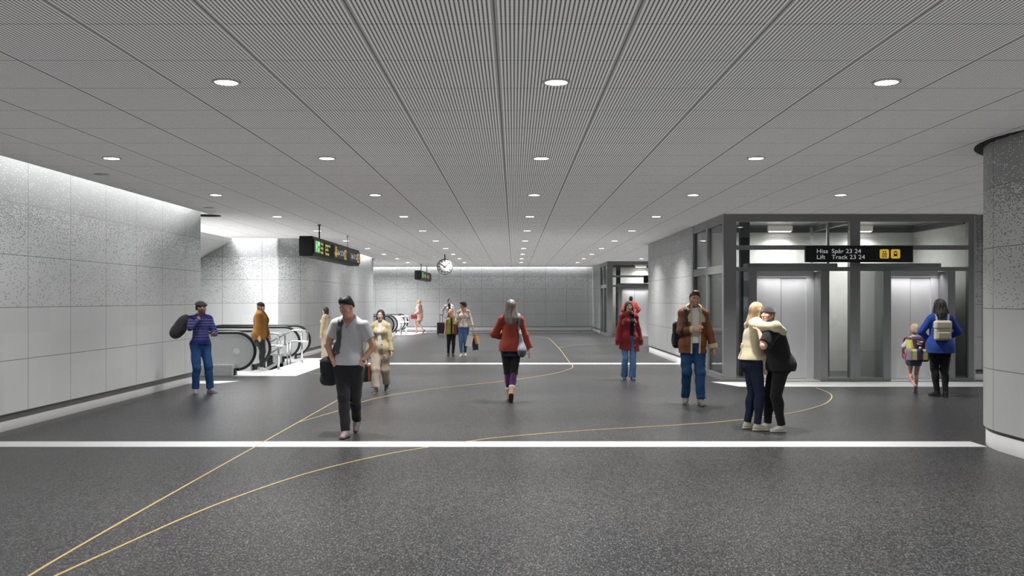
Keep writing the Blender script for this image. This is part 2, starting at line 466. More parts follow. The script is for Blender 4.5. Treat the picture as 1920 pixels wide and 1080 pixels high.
# closing walls out of sight
for nm, pth in (('wall_front', [(-6.55, YB), (5.42, YB)]), ('wall_far_left', [(-16, 19), (-16, 26.8)]), ('wall_far_left_rear', [(-16, 40.4), (-16, 50)]),
                ('wall_far_right', [(16, 11.5), (16, 19.3)]), ('wall_far_right_rear', [(16, 29.8), (16, 50.1)]), ('wall_right_rear', [(4.3, 50.02), (16, 50.02)])):
    wall(nm, pth, z0=0.0)
# lids over the ceiling slots (light coves) and their upstands
def cove(name, x0, x1, y0, y1, up):
    b = MB(); b.box(x0, x1, y0, y1, 3.88, 3.90)
    ux0, ux1, uy0, uy1 = up; b.box(ux0, ux1, uy0, uy1, 3.505, 3.88)
    return struct(b.build(name, MT['white_stone']))
cove('trim_1', -6.55, -6.36, YB, 19.1, (-6.395, -6.38, YB, 19.1))
cove('trim_2', -16, -6.9, 26.5, 26.7, (-16, -6.9, 26.53, 26.545))
cove('trim_3', -6.2, -6.0, 27.4, 40.1, (-6.045, -6.03, 26.6, 40.6))
cove('trim_4', -16, 4.35, 49.8, 50.0, (-16, 4.35, 49.83, 49.845))
def cove_light(p, q, label, r=.014, m='cove'):
    b = MB(); b.cyl(p, q, r, 8)
    tag(b.build('cove_light', MT[m]), label, 'light', 'cove lights above the walls')
cove_light((-6.46, YB + .2, 3.80), (-6.46, 19.0, 3.80), 'long cove light tube hidden above the left wall nearest the camera', .012)
cove_light((-15.5, 26.62, 3.80), (-7.0, 26.62, 3.80), 'cove light tube hidden above the curved wall behind the near escalators', .034)
cove_light((-6.12, 27.6, 3.80), (-6.12, 39.9, 3.80), 'cove light tube above the receding wall behind the hanging departures sign', .022)
cove_light((-15, 49.92, 3.80), (4.2, 49.92, 3.80), 'cove light tube hidden above the far end wall', .045, 'cove_strong')
# flat dark discs and ring at wall ends: gap shade put into colour
b = MB(); b.lathe([(0.0, 0), (0.30, 0), (0.30, 0.004), (0.0, .004)], (-6.55, 19.36, CEIL - .006), 28)
struct(b.build('trim_5', MT['dark_void']))
b = MB(); b.lathe([(1.5, 0), (1.60, 0), (1.60, 0.004), (1.5, 0.004)], (6.92, 10.1, CEIL - .006), 64)
struct(b.build('trim_6', MT['dark_void']))
b = MB(); b.lathe([(0.0, 0), (0.62, 0), (0.62, 0.004), (0.0, .004)], (-6.7, 40.0, CEIL - .006), 28)
struct(b.build('trim_7', MT['dark_void']))

# white stone bands across the floor
def band(name, x0, x1, y0, y1):
    b = MB(); b.box(x0, x1, y0, y1, -0.01, 0.003)
    return struct(b.build(name, MT['white_stone']))
band('trim_8', -6.5, 5.47, 10.47, 10.86)
band('trim_9', -4.85, 4.42, 23.85, 24.35)
band('trim_10', -15, 4.3, 47.35, 47.75)
b = MB(); b.prism([(4.42, 17.72), (4.08, 18.75), (16, 18.75), (16, 17.72)], 'z', -0.01, 0.003)
struct(b.build('trim_11', MT['white_stone']))
b = MB(); b.prism([(-15, 18.35), (-6.0, 18.35), (-5.72, 18.95), (-15, 18.95)], 'z', -0.01, 0.003)
struct(b.build('trim_12', MT['white_stone']))
b = MB(); b.prism([(-15, 44.0), (-4.9, 44.0), (-4.5, 47.35), (-15, 47.35)], 'z', -0.01, 0.003)
struct(b.build('trim_13', MT['white_stone']))
# white landing in front of the near escalators (floor level) and the pit behind it
b = MB(); b.box(-5.86, -4.85, 20.2, 26.4, -0.3, 0.003); b.box(-6.25, -5.86, 20.2, 21.9, -.3, .003); b.box(-6.25, -5.86, 24.6, 26.4, -.3, .003)
struct(b.build('floor_landing', MT['white_stone']))
b = MB()
b.box(-16, -5.86, 20.1, 20.22, -3.4, -0.02); b.box(-16, -5.86, 26.38, 26.5, -3.4, -0.02); b.box(-16, -4.8, 20.1, 26.5, -3.5, -3.4)
b.box(-5.9, -5.86, 20.2, 26.4, -3.4, -0.3)
struct(b.build('floor_pit', MT['dark_void']))
# sloping soffit over the escalators
b = MB(); b.prism([(-8.26, 3.495), (-16, 3.495), (-16, -0.9), (-8.36, 3.40)], 'y', 19.06, 26.69)
struct(b.build('ceiling_soffit', MT['white_stone']))

# ------------------------------------------------------------------ brass guide lines let into the floor
def smooth_path(pts, n=10):
    out = []
    P = [Vector(p) for p in pts]
    for i in range(len(P) - 1):
        p0 = P[max(i - 1, 0)]; p1 = P[i]; p2 = P[i + 1]; p3 = P[min(i + 2, len(P) - 1)]
        for k in range(n):
            t = k / n
            out.append(0.5 * ((2 * p1) + (p2 - p0) * t + (2 * p0 - 5 * p1 + 4 * p2 - p3) * t * t + (3 * p1 - p0 - 3 * p2 + p3) * t ** 3))
    out.append(P[-1]); return out

def guide(px, label, w=0.019, z=0.004, pre=None):
    pts = [ground(*p) for p in px]
    if pre:                                            # the line goes on towards and past the camera
        a, c = Vector(pts[0]), Vector(pts[1]); pts = [tuple(a + (a - c).normalized() * pre * t) for t in (1, .5, .22, .1, .04)] + pts
    P = smooth_path(pts); L, Rr = [], []
    for i, p in enumerate(P):
        t = (P[min(i + 1, len(P) - 1)] - P[max(i - 1, 0)]).normalized()
        nrm = Vector((-t.y, t.x)) * w / 2
        L.append(p + nrm); Rr.append(p - nrm)
    n = len(P); b = MB()
    vs = [(p.x, p.y, z) for p in L] + [(p.x, p.y, z) for p in Rr] + [(p.x, p.y, -.002) for p in L] + [(p.x, p.y, -.002) for p in Rr]
    fs = []
    for i in range(n - 1):
        fs += [(i, i + 1, n + i + 1, n + i), (i, 2 * n + i, 2 * n + i + 1, i + 1), (n + i, n + i + 1, 3 * n + i + 1, 3 * n + i)]
    b._faces(vs, fs)
    return tag(b.build('guide_line', MT['brass']), label, 'floor guide line', 'thin yellow guide lines in the floor')
guide([(55, 1080), (120, 1041), (240, 972), (380, 893), (480, 837), (560, 791.5), (630, 752), (658, 735), (670, 726), (667, 719), (640, 709), (605, 702), (573, 698)],
      'thin yellow floor line running straight from the front left corner to the near escalators', pre=6.0)
guide([(560, 792), (635, 770), (700, 748), (800, 731), (957, 713), (1030, 702), (1062, 694), (1074, 687.5), (1066, 677), (1048, 653), (1032, 637), (1024, 633.5), (991, 630), (920, 628), (830, 626.5), (755, 626)],
      'thin yellow floor line with a hook, leading to the far escalators', z=0.0045)
guide([(1048, 653.5), (1056, 650.5), (1076, 648), (1110, 645.5), (1149, 643.5), (1178, 641)], 'short yellow floor line branching off towards the far lift', z=0.0035)
guide([(105, 1080), (190, 1041), (360, 965), (480, 919), (600, 881), (740, 849), (890, 826), (960, 818), (1100, 807), (1260, 797.6), (1370, 789), (1480, 775), (1540, 760), (1558, 748), (1556, 738), (1530, 727)],
      'thin yellow floor line curving across the front to the near lift', pre=6.0)

# ------------------------------------------------------------------ downlights
dl = empty('downlight', (0, 0, CEIL), 0)
b = MB(); b.lathe([(0.093, -0.012), (0.115, -0.010), (0.118, 0.0), (0.093, 0.0), (0.093, -0.012)], (0, 0, 0), 28); b.build('trim_ring', MT['lamp_trim'], dl)
b = MB(); b.lathe([(0.0, -0.009), (0.094, -0.009), (0.094, -0.002), (0.0, -0.002)], (0, 0, 0), 28); b.build('diffuser', MT['lamp'], dl)
la = bpy.data.lights.new('downlight_beam', 'AREA'); la.shape = 'DISK'; la.size = 0.18; la.energy = 58; la.spread = R(125); la.color = (1, 0.985, 0.965)
lw = la.copy(); lw.name = 'downlight_beam_by_wall'; lw.energy = 10
cols = [(-5.10, 'fifth column from the right, along the left wall'), (-2.37, 'column left of the middle'), (0.352, 'middle column'), (3.076, 'column over the lift wall side'), (5.6, 'rightmost column, by the lifts')]
ordn = ['first', 'second', 'third', 'fourth', 'fifth', 'sixth', 'seventh', 'eighth', 'ninth', 'tenth', 'eleventh', 'twelfth', 'thirteenth']
cname = ['outermost left column', 'column left of the middle', 'middle column', 'column right of the middle', 'outermost right column']
first = True; spots_seen = {}
for ci, (x, _) in enumerate(cols):
    rows = [n for n in range(-4, 10)]
    for n in rows:
        y = 7.48 + 4.024 * n
        if y > 49 or y < -11: continue
        if ci == 4 and not (n in (2, 8)): continue
        if ci == 0 and n < 1: continue
        if abs(x) > 5 and 24 < 0: continue
        vis = abs(x / y) < 0.57 and y > 5.6 if y > 0 else False
        lamp = bpy.data.objects.new('downlight_beam', lw if ci == 0 else la); C.objects.link(lamp)
        lamp.location = (x, y, CEIL - 0.014)
        if not vis: continue
        o = dl if first else copy_tree(dl)
        first = False
        k = spots_seen.get(ci, 0); spots_seen[ci] = k + 1
        o.location = (x, y, CEIL)
        tag(o, 'round ceiling downlight, %s from the camera in the %s' % (ordn[k], cname[ci]), 'light', 'round recessed ceiling downlights')
for k, (x, y) in enumerate(((-5.91, 13.0), (-5.96, 17.7))):
    s_ = empty('ceiling_speaker', (x, y, CEIL), 0, ('nearer' if k == 0 else 'farther') + ' small round speaker grille in the ceiling beside the left wall', 'speaker', 'ceiling speaker grilles')
    b = MB(); b.lathe([(.085, -.006), (.105, -.005), (.107, 0), (.085, 0), (.085, -.006)], n=24); b.build('rim', MT['seamline'], s_)
    b = MB(); b.lathe([(0, -.004), (.086, -.004), (.086, -.001), (0, -.001)], n=24); b.build('grille', MT['lamp_trim'], s_)
# unseen area lights: side-hall lamps, lift lamp beams and added fills
def lamp_area(loc, size, power, rot=(0, 0, 0), sy=None, spread=150, col=(1, 1, 1)):
    l = bpy.data.lights.new('unseen_area_light', 'AREA'); l.energy = power; l.size = size; l.color = col; l.spread = R(spread)
    if sy: l.shape = 'RECTANGLE'; l.size_y = sy
    o = bpy.data.objects.new('unseen_area_light', l); C.objects.link(o); o.location = loc; o.rotation_euler = rot
    return o
# ------------------------------------------------------------------ glazed lift enclosure
D0 = 18.9
def lx(px): return (px - 963) / 90.0
def lz(py): return max(0.0, 1.7 + (562 - py) / 90.0)
def make_lift():
    root = empty('lift_enclosure', (4.37, D0, 0))
    ox, oy = 4.37, D0
    def part(name, boxes, m, bev=0.0, parent=None):
        b = MB()
        for (x0, x1, y0, y1, z0, z1) in boxes: b.box(x0 - ox, x1 - ox, y0 - oy, y1 - oy, z0, z1, bev)
        return b.build(name, m, parent or root)
    fr = MT['frame']; T = 0.14; y0, y1 = D0, D0 + T
    for a, c in ((1357, 1381), (1594.7, 1613.6), (1817, 1827)):
        part('post', [(lx(a), lx(c), y0, y1, 0, 3.49)], fr, 0.006)
    part('top_beam', [(lx(1381), lx(1594.7), y0 + .01, y1, lz(415.5), 3.49), (lx(1613.6), lx(1817), y0 + .01, y1, lz(415.5), 3.49)], fr)
    for (ya, yb) in ((468, 459.7), (508, 500.5)):
        part('transom', [(lx(1381), lx(1594.7), y0 + .01, y1 - .02, lz(ya), lz(yb)), (lx(1613.6), lx(1817), y0 + .01, y1 - .02, lz(ya), lz(yb))], fr)
    for a, c in ((1405, 1419), (1538.6, 1552.5), (1656.7, 1670.7), (1777, 1791)):
        part('door_post', [(lx(a), lx(c), y0 - .02, y0 + .48, 0, lz(508))], fr, 0.005)
    for a, c in ((1381, 1405), (1552.5, 1594.7), (1613.6, 1656.7), (1791, 1817)):
        part('bottom_rail', [(lx(a), lx(c), y0 + .01, y1 - .02, 0.0, lz(709))], fr)
    # glass
    g = MT['glass']; gy = y0 + .06
    for a, c, zs in ((1381, 1594.7, ((459.7, 415.5), (500.5, 468))), (1613.6, 1817, ((459.7, 415.5), (500.5, 468))),
                     (1381, 1405, ((709, 508),)), (1552.5, 1594.7, ((709, 508),)), (1613.6, 1656.7, ((709, 508),)), (1791, 1817, ((709, 508),))):
        for zb, zt in zs:
            part('glass_pane', [(lx(a), lx(c), gy, gy + .012, lz(zb), lz(zt))], g)
    # left return: posts, rails, panes
    xs0, xs1 = 4.37, 4.37 + .12
    ys = [D0 + T, 20.46, 20.62, 22.08, 22.24]
    part('side_post', [(xs0 + .005, xs1, ys[1], ys[2], 0, 3.49)], fr, 0.005)
    part('side_post', [(xs0, xs1, ys[3], ys[4], 0, 3.49)], fr, 0.005)
    for za, zb, nm in ((0, .12, 'bottom_rail'), (2.26, 2.43, 'transom'), (3.3, 3.49, 'top_beam')):
        part(nm, [(xs0 + .01, xs1 - .01, ys[0], ys[1], za, zb), (xs0 + .01, xs1 - .01, ys[2], ys[3], za, zb)], fr)
    for ya, yb in ((ys[0], ys[1]), (ys[2], ys[3])):
        for za, zb in ((.12, 2.26), (2.43, 3.3)):
            part('glass_pane', [(xs0 + .05, xs0 + .062, ya, yb, za, zb)], g)
    # steel columns, beams and shaft behind the glass
    fd = MT['frame_dark']
    for a, c, yy in ((1402, 1419, D0 + .55), (1613.6, 1626, D0 + .55)):
        part('inner_column', [(lx(a), lx(c), yy, yy + .18, 0, 3.42)], fd)
    part('door_header', [(lx(1405), lx(1576), D0 + .16, D0 + .50, lz(500.5) - .02, lz(493))], fr)
    part('door_header', [(lx(1614), lx(1772), D0 + .16, D0 + .50, lz(500.5) - .02, lz(493))], fr)
    yb = D0 + 2.75
    sh = part('shaft_wall', [(4.5, 9.62, yb, yb + .2, 0, 3.47), (9.55, 9.70, D0 + .14, yb, 0, 3.47)], MT['concrete'])
    part('shaft_beam', [(4.5, 9.55, yb - .08, yb, 3.30, 3.42), (9.47, 9.55, D0 + .2, yb, 3.30, 3.42), (7.02, 7.12, D0 + .2, yb - .08, 3.30, 3.42)], fd)
    part('shaft_divider', [(6.95, 7.0, D0 + 1.2, D0 + 1.26, 0, 3.40), (6.95, 7.0, D0 + 2.3, D0 + 2.36, 0, 3.40)], MT['frame'])
    part('light_block_slab', [(4.4, 9.7, D0 + .1, yb + .2, 3.465, 3.493)], MT['frame'])  # added slab, keeps the ceiling glow out of the shaft
    for a, c in ((6.03, 6.60), (7.98, 8.50)):
        lm = part('bulkhead_lamp', [(a, c, yb - .22, yb - .09, 3.32, 3.46)], MT['bulkhead'], 0.015)
        part('lens', [(a + .03, c - .03, yb - .2, yb - .11, 3.306, 3.319)], MT['bulkhead_lens'], 0, lm)
    # lift doors (two leaves each) with lintel and sill
    br = MT['brushed']
    for (a, s, c) in ((1419, 1476, 1538.6), (1670.7, 1724, 1777)):
        yy = D0 + .42
        part('door_leaf', [(lx(a) + .10, lx(s) - .006, yy, yy + .05, .02, lz(519))], br)
        part('door_leaf', [(lx(s) + .006, lx(c) - .16, yy + .012, yy + .06, .02, lz(519))], br)
        part('door_lintel', [(lx(a), lx(c), yy - .03, yy + .06, lz(519), lz(508))], br)
        part('door_jamb', [(lx(a), lx(a) + .10, yy - .03, yy + .06, 0, lz(519)), (lx(c) - .16, lx(c), yy - .01, yy + .06, 0, lz(519))], br)
        part('door_sill', [(lx(a), lx(c), D0 - .02, yy + .06, 0, .012)], MT['brushed'])
        part('lift_car', [(lx(a) - .05, lx(c) + .05, yy + .12, yy + 1.7, 0.0, 2.34)], MT['frame'])
    return root
lift1 = make_lift()
tag(lift1, 'near grey steel and glass lift enclosure with two brushed steel doors', 'lift', 'glazed lift enclosures')
lift2 = copy_tree(lift1); lift2.location.y += 23.3; lift2.location.x -= 0.03
tag(lift2, 'far grey steel and glass lift enclosure behind the perforated wall', 'lift', 'glazed lift enclosures')
for dy in (0, 23.3):
    for x in (6.3, 8.25):
        lamp_area((x, D0 + 2.5 + dy, 3.29), 0.5, 13, sy=0.1, spread=120, col=(1, .95, .88))
        lamp_area((x - .3, D0 + 1.6 + dy, 3.45), 1.4, 55, sy=1.0, col=(1, .97, .93))  # added fill light in each shaft, brightens the concrete
    for x in (5.74, 8.45): lamp_area((x, D0 + .26 + dy, 2.27), 1.1, 5, sy=.06, spread=120)  # added light at the door heads, brightens the doors

# ------------------------------------------------------------------ signs
def picto_lift(b, cx, cy, s, M):
    def bx(x0, x1, y0, y1): b.box(cx + x0 * s, cx + x1 * s, cy + y0 * s, cy + y1 * s, 0.002, 0.0035, M=M)
    def pr(pts): b.prism([(cx + x * s, cy + y * s) for x, y in pts], 'z', 0.002, 0.0035, M=M)
    bx(-.24, .24, -.02, .06); bx(-.24, .24, -.40, -.34); bx(-.24, -.17, -.34, -.02); bx(.17, .24, -.34, -.02)
    for x in (-.06, .06): bx(x - .035, x + .035, -.30, -.12); pr([(x + .035 * math.cos(a * .785), -.08 + .035 * math.sin(a * .785)) for a in range(8)])
    pr([(-.24, .22), (-.12, .36), (0, .22)]); bx(-.15, -.09, .10, .22)
    pr([(.0, .24), (.24, .24), (.12, .10)]); bx(.09, .15, .24, .36)
def picto_train(b, cx, cy, s, M):
    def bx(x0, x1, y0, y1): b.box(cx + x0 * s, cx + x1 * s, cy + y0 * s, cy + y1 * s, 0.002, 0.0035, M=M)
    def pr(pts): b.prism([(cx + x * s, cy + y * s) for x, y in pts], 'z', 0.002, 0.0035, M=M)
    pr([(-.21, .20), (-.15, .26), (.15, .26), (.21, .20), (.21, .16), (-.21, .16)])
    bx(-.21, -.15, 0.0, .16); bx(.15, .21, 0.0, .16)
    pr([(-.21, 0.0), (.21, 0.0), (.21, -.12), (.12, -.24), (-.12, -.24), (-.21, -.12)])
    pr([(-.16, -.24), (-.08, -.24), (-.20, -.38), (-.26, -.38)]); pr([(.08, -.24), (.16, -.24), (.26, -.38), (.20, -.38)])
    bx(-.09, .09, .33, .36); bx(-.09, -.06, .26, .33); bx(.06, .09, .26, .33)

def lift_sign(y, label, grp):
    X0, X1, Z0, Z1 = 6.03, 8.24, 2.475, 2.815
    s = empty('lift_sign', (X0, y, Z0)); tag(s, label, 'sign', grp)
    w, h = X1 - X0, Z1 - Z0
    b = MB(); b.box(0, w, 0.0, .10, 0, h, 0.006); b.build('housing', MT['black_sign'], s)
    b = MB(); b.box(.02, w - .02, -.003, 0.0, .02, h - .02); b.build('front_panel', MT['sign_panel'], s)
    b = MB(); b.box(.3, .36, .10, .19, h * .4, h * .6); b.box(w - .36, w - .3, .10, .19, h * .4, h * .6); b.build('bracket', MT['frame_dark'], s)
    rot = (R(90), 0, 0)
    for t, x, z in (('Hiss', .215, .187), ('Spår 23 24', .525, .187), ('Lift', .215, .065), ('Track 23 24', .525, .065)):
        text('lettering', t, .122, MT['white_text'], s, (x, -.0045, z), rot, sx=1.16)
    M = Matrix.Translation((0, -.0045, 0)) @ Matrix.Rotation(R(90), 4, 'X')
    for k, (cx, f) in enumerate(((1.615, picto_lift), (1.845, picto_train))):
        b = MB(); b.prism(rounded(cx - .095, cx + .095, .075, .265, .03), 'z', 0, .002, M=M); p = b.build('pictogram', MT['yellow'], s)
        b = MB(); f(b, cx, .17, .19, M); b.build('symbol', MT['black'], p)
    return s
lift_sign(D0 - .20, 'long black sign reading Hiss Lift above the near lift doors', 'black lift signs')
lift_sign(D0 - .20 + 23.3, 'black sign in front of the far lift, mostly hidden behind the perforated wall', 'black lift signs')

def hanging_sign(ya, yb, hy, label, full):
    XR, XL, Z0, Z1 = -4.50, -4.80, 2.68, 3.13
    s = empty('hanging_sign', ((XR + XL) / 2, (ya + yb) / 2, Z0)); tag(s, label, 'sign', 'black hanging direction signs')
    ox, oy = (XR + XL) / 2, (ya + yb) / 2
    L = yb - ya; h = Z1 - Z0; hw = .15
    b = MB(); b.box(-hw, hw, -L / 2, L / 2, 0, h, .008); b.build('housing', MT['black_sign'], s)
    b = MB(); b.box(hw, hw + .02, -L / 2 + .05, L / 2 + .06, .06, h - .06, .004); b.build('display_panel', MT['sign_panel'], s)
    b = MB(); b.box(-hw - .02, -hw, -L / 2 + .05, L / 2 + .06, .06, h - .06, .004); b.build('display_panel', MT['sign_panel'], s)
    for y in hy:
        b = MB(); b.cyl((0, y - oy, h - .01), (0, y - oy, CEIL - Z0), .018, 12); b.lathe([(.05, 0), (.05, .012), (.018, .02)], (0, y - oy, CEIL - Z0 - .021), 16)
        b.build('hanger_rod', MT['black'] if y == hy[0] or not full else MT['white_stone'], s)
    # on the right-hand face: +y runs away from the camera; letters read with x -> +y
    rot = (R(90), 0, R(90)); X = hw + .0215
    M0 = Matrix.Translation((X, 0, 0)) @ Matrix.Rotation(R(90), 4, 'Z') @ Matrix.Rotation(R(90), 4, 'X')
    def yy(px): return 7650 / (963 - px) - oy if full else px - oy
    def quad(name, a, c, z0, z1, m, r=0.0, dz=0.0):
        b = MB(); b.prism(rounded(a, c, z0, z1, r) if r else [(a, z0), (c, z0), (c, z1), (a, z1)], 'z', dz, dz + .002, M=M0); return b.build(name, m, s)
    if full:
        g = quad('emergency_panel', yy(589.3), yy(597.8), .10, h - .09, MT['green_lit'], .01)
        b = MB(); a = yy(589.3)
        b.box(a + .30, a + .46, .26, .35, .002, .003, M=M0); b.box(a + .33, a + .42, .12, .20, .002, .003, M=M0)
        b.prism([(a + .16 + .035 * math.cos(k), .32 + .035 * math.sin(k)) for k in [i * .785 for i in range(8)]], 'z', .002, .003, M=M0)
        b.box(a + .10, a + .20, .19, .28, .002, .003, M=M0); b.box(a + .12, a + .16, .12, .19, .002, .003, M=M0)
        sy = b.build('running_figure_symbol', MT['white_lit'], g)
        quad('screen', yy(598.5), yy(624.8), .075, h - .075, MT['dark_void'])
        for t, z in (('Endb', .29), ('Endb', .19), ('Fndd', .09)):
            text('led_text', t, .10, MT['led'], s, (X + .003, yy(598.9), z), rot, sx=1.55)
        for t, z in (('Jungenvös', .29), ('Junisla', .19), ('Sternyx', .09)):
            text('led_text', t, .10, MT['led'], s, (X + .003, yy(608.2), z), rot, sx=1.45)
        def arrow(cy, cz, ang, sc, m):
            b = MB(); Ma = M0 @ Matrix.Translation((cy, cz, 0.001)) @ Matrix.Rotation(ang, 4, 'Z') @ Matrix.Scale(1.0, 4)
            b.prism([(-.035 * sc, .13), (-.035 * sc, -.02), (-.11 * sc, -.02), (0, -.15), (.11 * sc, -.02), (.035 * sc, -.02), (.035 * sc, .13)], 'z', 0, .003, M=Ma)
            return b.build('arrow', m, s)
        arrow(yy(628.4), .23, 0, 1.9, MT['yellow_lit'])
        text('lettering', 'Spår 23 24', .19, MT['white_text'], s, (X + .003, yy(630.6), .165), rot, sx=1.12)
        quad('pictogram', yy(643.8), yy(648.0), .09, .34, MT['yellow_lit'], .06, .004)
        b = MB(); b.prism([(yy(652.6) - .012, .03), (yy(652.6) + .012, .03), (yy(652.6) + .012, h - .03), (yy(652.6) - .012, h - .03)], 'z', 0, .002, M=M0); b.build('panel_joint', MT['black'], s)
        text('lettering', 'Spår 21 22', .19, MT['white_text'], s, (X + .003, yy(656.8), .165), rot, sx=1.18)
        quad('pictogram', yy(668.2), yy(671.6), .09, .34, MT['yellow_lit'], .06, .004)
        for pa in (643.8, 668.2):
            ya_ = yy(pa) + (.10 if pa < 650 else .09); b = MB()
            b.box(ya_, ya_ + .2, .27, .29, .0065, .0085, M=M0); b.box(ya_, ya_ + .2, .13, .15, .0065, .0085, M=M0); b.box(ya_ - .02, ya_ + .03, .15, .27, .0065, .0085, M=M0); b.box(ya_ + .17, ya_ + .22, .15, .27, .0065, .0085, M=M0); b.box(ya_ + .08, ya_ + .12, .18, .25, .0065, .0085, M=M0)
            b.build('symbol', MT['black'], s)
        arrow(yy(673.0), .22, R(90), .75, MT['yellow_lit'])
    else:
        quad('emergency_panel', ya + .45 - oy, ya + .95 - oy, .10, h - .09, MT['green_lit'], .01)
        for k in range(2):
            a = ya + 1.3 + k * 1.65 - oy
            text('lettering', 'Spår', .17, MT['white_text'], s, (X + .003, a, .165), rot)
            quad('pictogram', a + .62, a + .95, .12, .31, MT['yellow_lit'], .05)
            b = MB(); b.prism([(a - .1, .25), (a - .1, .20), (a - .22, .225)], 'z', 0, .003, M=M0); b.build('arrow', MT['yellow_lit'], s)
    return s
hanging_sign(20.3, 26.4, (21.7, 25.4), 'long black hanging departure sign with green panel above the near escalators', True)
hanging_sign(44.0, 49.3, (45.6, 48.6), 'distant black hanging sign near the far wall, left of the clock', False)

# ------------------------------------------------------------------ hanging clock
ck = empty('clock', (-2.73, 36.0, 3.01)); tag(ck, 'round white station clock with black rim hanging from the ceiling', 'clock')
Mx = Matrix.Rotation(R(90), 4, 'X')
b = MB(); b.lathe([(.285, -.05), (.315, -.05), (.315, .05), (.285, .05), (.285, -.05)], (0, 0, 0), 48, M=Mx); b.build('rim', MT['black'], ck)
b = MB(); b.lathe([(0, -.04), (.29, -.04), (.29, .04), (0, .04)], (0, 0, 0), 48, M=Mx); b.build('face', MT['clock_face'], ck)
for k in range(12):
    b = MB(); a = R(30 * k); L = .075
    Mk = Matrix.Rotation(a, 4, 'Y')
    b.box(-.019, .019, -.045, -.0405, .268 - L, .268, M=Mk)
    b.build('hour_mark', MT['black'], ck)
for nm, ang, w, l, yo, m in (('hour_hand', R(304), .024, .17, -.05, 'black'), ('minute_hand', R(50), .019, .27, -.055, 'black'), ('second_hand', R(0), .005, .24, -.06, 'red')):
    b = MB(); b.box(-w, w, yo, yo + .004, -.06, l, M=Matrix.Rotation(ang, 4, 'Y')); b.build(nm, MT[m], ck)
b = MB(); b.cyl((0, 0, .31), (0, 0, CEIL - 3.01), .022, 12); b.build('hanger_rod', MT['black'], ck)

# ------------------------------------------------------------------ escalators, staircase, handrails
def make_escalator(short=False):
    """local frame: x = towards the hall, origin at floor under the newel centres; y across"""
    e = empty('escalator', (0, 0, 0))
    W = 1.25; rr = .415; zc = .538
    def profile(off=0.0):
        pts = []
        for k in range(0, 19):
            a = R(-90 + 180 * k / 18); pts.append((( rr + off) * math.cos(a), zc + (rr + off) * math.sin(a)))
        zt = zc + rr + off
        for k in range(1, 5): pts.append((-2.05 * k / 4, zt))
        dd = Vector((-math.cos(R(30)), -math.sin(R(30))))
        for k in range(1, 9):
            a = R(30) * k / 8; rad = 1.2
            pts.append((-2.05 - (rad + off) * math.sin(a), zt - (rad + off) + (rad + off) * math.cos(a)))
        last = pts[-1]
        for k in range(1, 4): pts.append((last[0] + dd.x * 1.6 * k, last[1] + dd.y * 1.6 * k))
        return pts
    for yb in (0.0, W):
        top = profile(-.025)
        low = [(p[0], p[1] - (.85 if p[0] < -1.9 else .70)) for p in reversed(top[19:])]
        out = top + low + [(-.2, zc - rr + .02)]
        b = MB(); b.prism(out, 'y', yb - .018, yb + .018); bal = b.build('balustrade', MT['balustrade'], e)
        b = MB(); s = -1
        ring = [( (rr - .085) * math.cos(R(a)), yb + s * .0195, zc + (rr - .085) * math.sin(R(a))) for a in range(-60, 95, 10)] + [(-2.0, yb + s * .0195, zc + rr - .085)]
        b.tube(ring, .0022, 6); b.build('panel_seam', MT['seamline'], bal)
        b = MB()
        for (sx, sz) in ((-.33, .27), (.12, .25), (.12, -.25), (-.33, -.25)):
            b.cyl((sx, yb - .024, zc + sz), (sx, yb - .016, zc + sz), .012, 10)
        b.build('screws', MT['seamline'], bal)
        b = MB(); b.lathe([(0, 0), (.07, 0), (.075, .006), (0, .006)], (0, 0, 0), 24, M=Matrix.Translation((0, yb - .017, zc)) @ Matrix.Rotation(R(90), 4, 'X'))
        b.lathe([(.066, .0062), (.072, .008), (.076, .0)], (0, 0, 0), 24, M=Matrix.Translation((0, yb - .017, zc)) @ Matrix.Rotation(R(90), 4, 'X'))
        for k in range(6):
            a = R(60 * k + 30); b.cyl((.045 * math.cos(a), yb - .03, zc + .045 * math.sin(a)), (.045 * math.cos(a), yb - .02, zc + .045 * math.sin(a)), .006, 8)
        for f_ in b.bm.faces: f_.smooth = False
        b.build('cover_disc', MT['plinth'], bal)
        b = MB(); b.tube([(p[0], yb, p[1]) for p in profile(0)], .036, 10); b.build('handrail', MT['rubber'], e)
        b = MB(); b.tube([(p[0], yb, p[1]) for p in profile(-.036)], .016, 6); b.build('handrail_guide', MT['chrome'], e)
        # skirt box under each balustrade
        y0, y1 = (yb - .28, yb + .09) if yb == 0 else (yb - .09, yb + .20)
        b = MB(); b.prism([(-.02, .003), (-.02, .24)] + ([(-.24, .24), (-.24, .003)] if short and yb == 0 else [(-2.5, .24), (-3.4, 0), (-8, -2.65), (-8, -2.95), (-3.4, -.3), (-2.5, -.05), (-2.2, .003)]), 'y', y0, y1); sk = b.build('skirt', MT['balustrade'], e)
        b = MB(); b.box(-.012, .02, y0 + .12, y1 - .12, .01, .16, .01); b.build('inlet_guard', MT['black'], sk)
    b = MB(); b.box(-.9, .38, .1, W - .1, -.05, .006); b.build('landing_plate', MT['brushed'], e)
    b = MB(); b.box(-1.0, -.9, .1, W - .1, -.05, .008); b.build('comb_plate', MT['yellow'], e)
    if short:
        b = MB(); b.box(-6.0, -.24, .03, .05, -3.0, .25); b.build('truss_panel', MT['step'], e)
    x, z = -1.0, 0.0
    for k in range(9):
        drop = (0, 0, .05, .14, .2, .2, .2, .2, .2)[k]
        z -= drop
        b = MB(); b.box(x - .4, x, .1, W - .1, z - .2, z - .002, .004); b.build('step', MT['step'], e)
        x -= .4 if k < 2 else .36
    return e
E1 = make_escalator(); E1.location = (-6.26, 20.5, 0.0)
tag(E1, 'escalator nearest the camera, beside the end of the left wall', 'escalator', 'escalators going down')
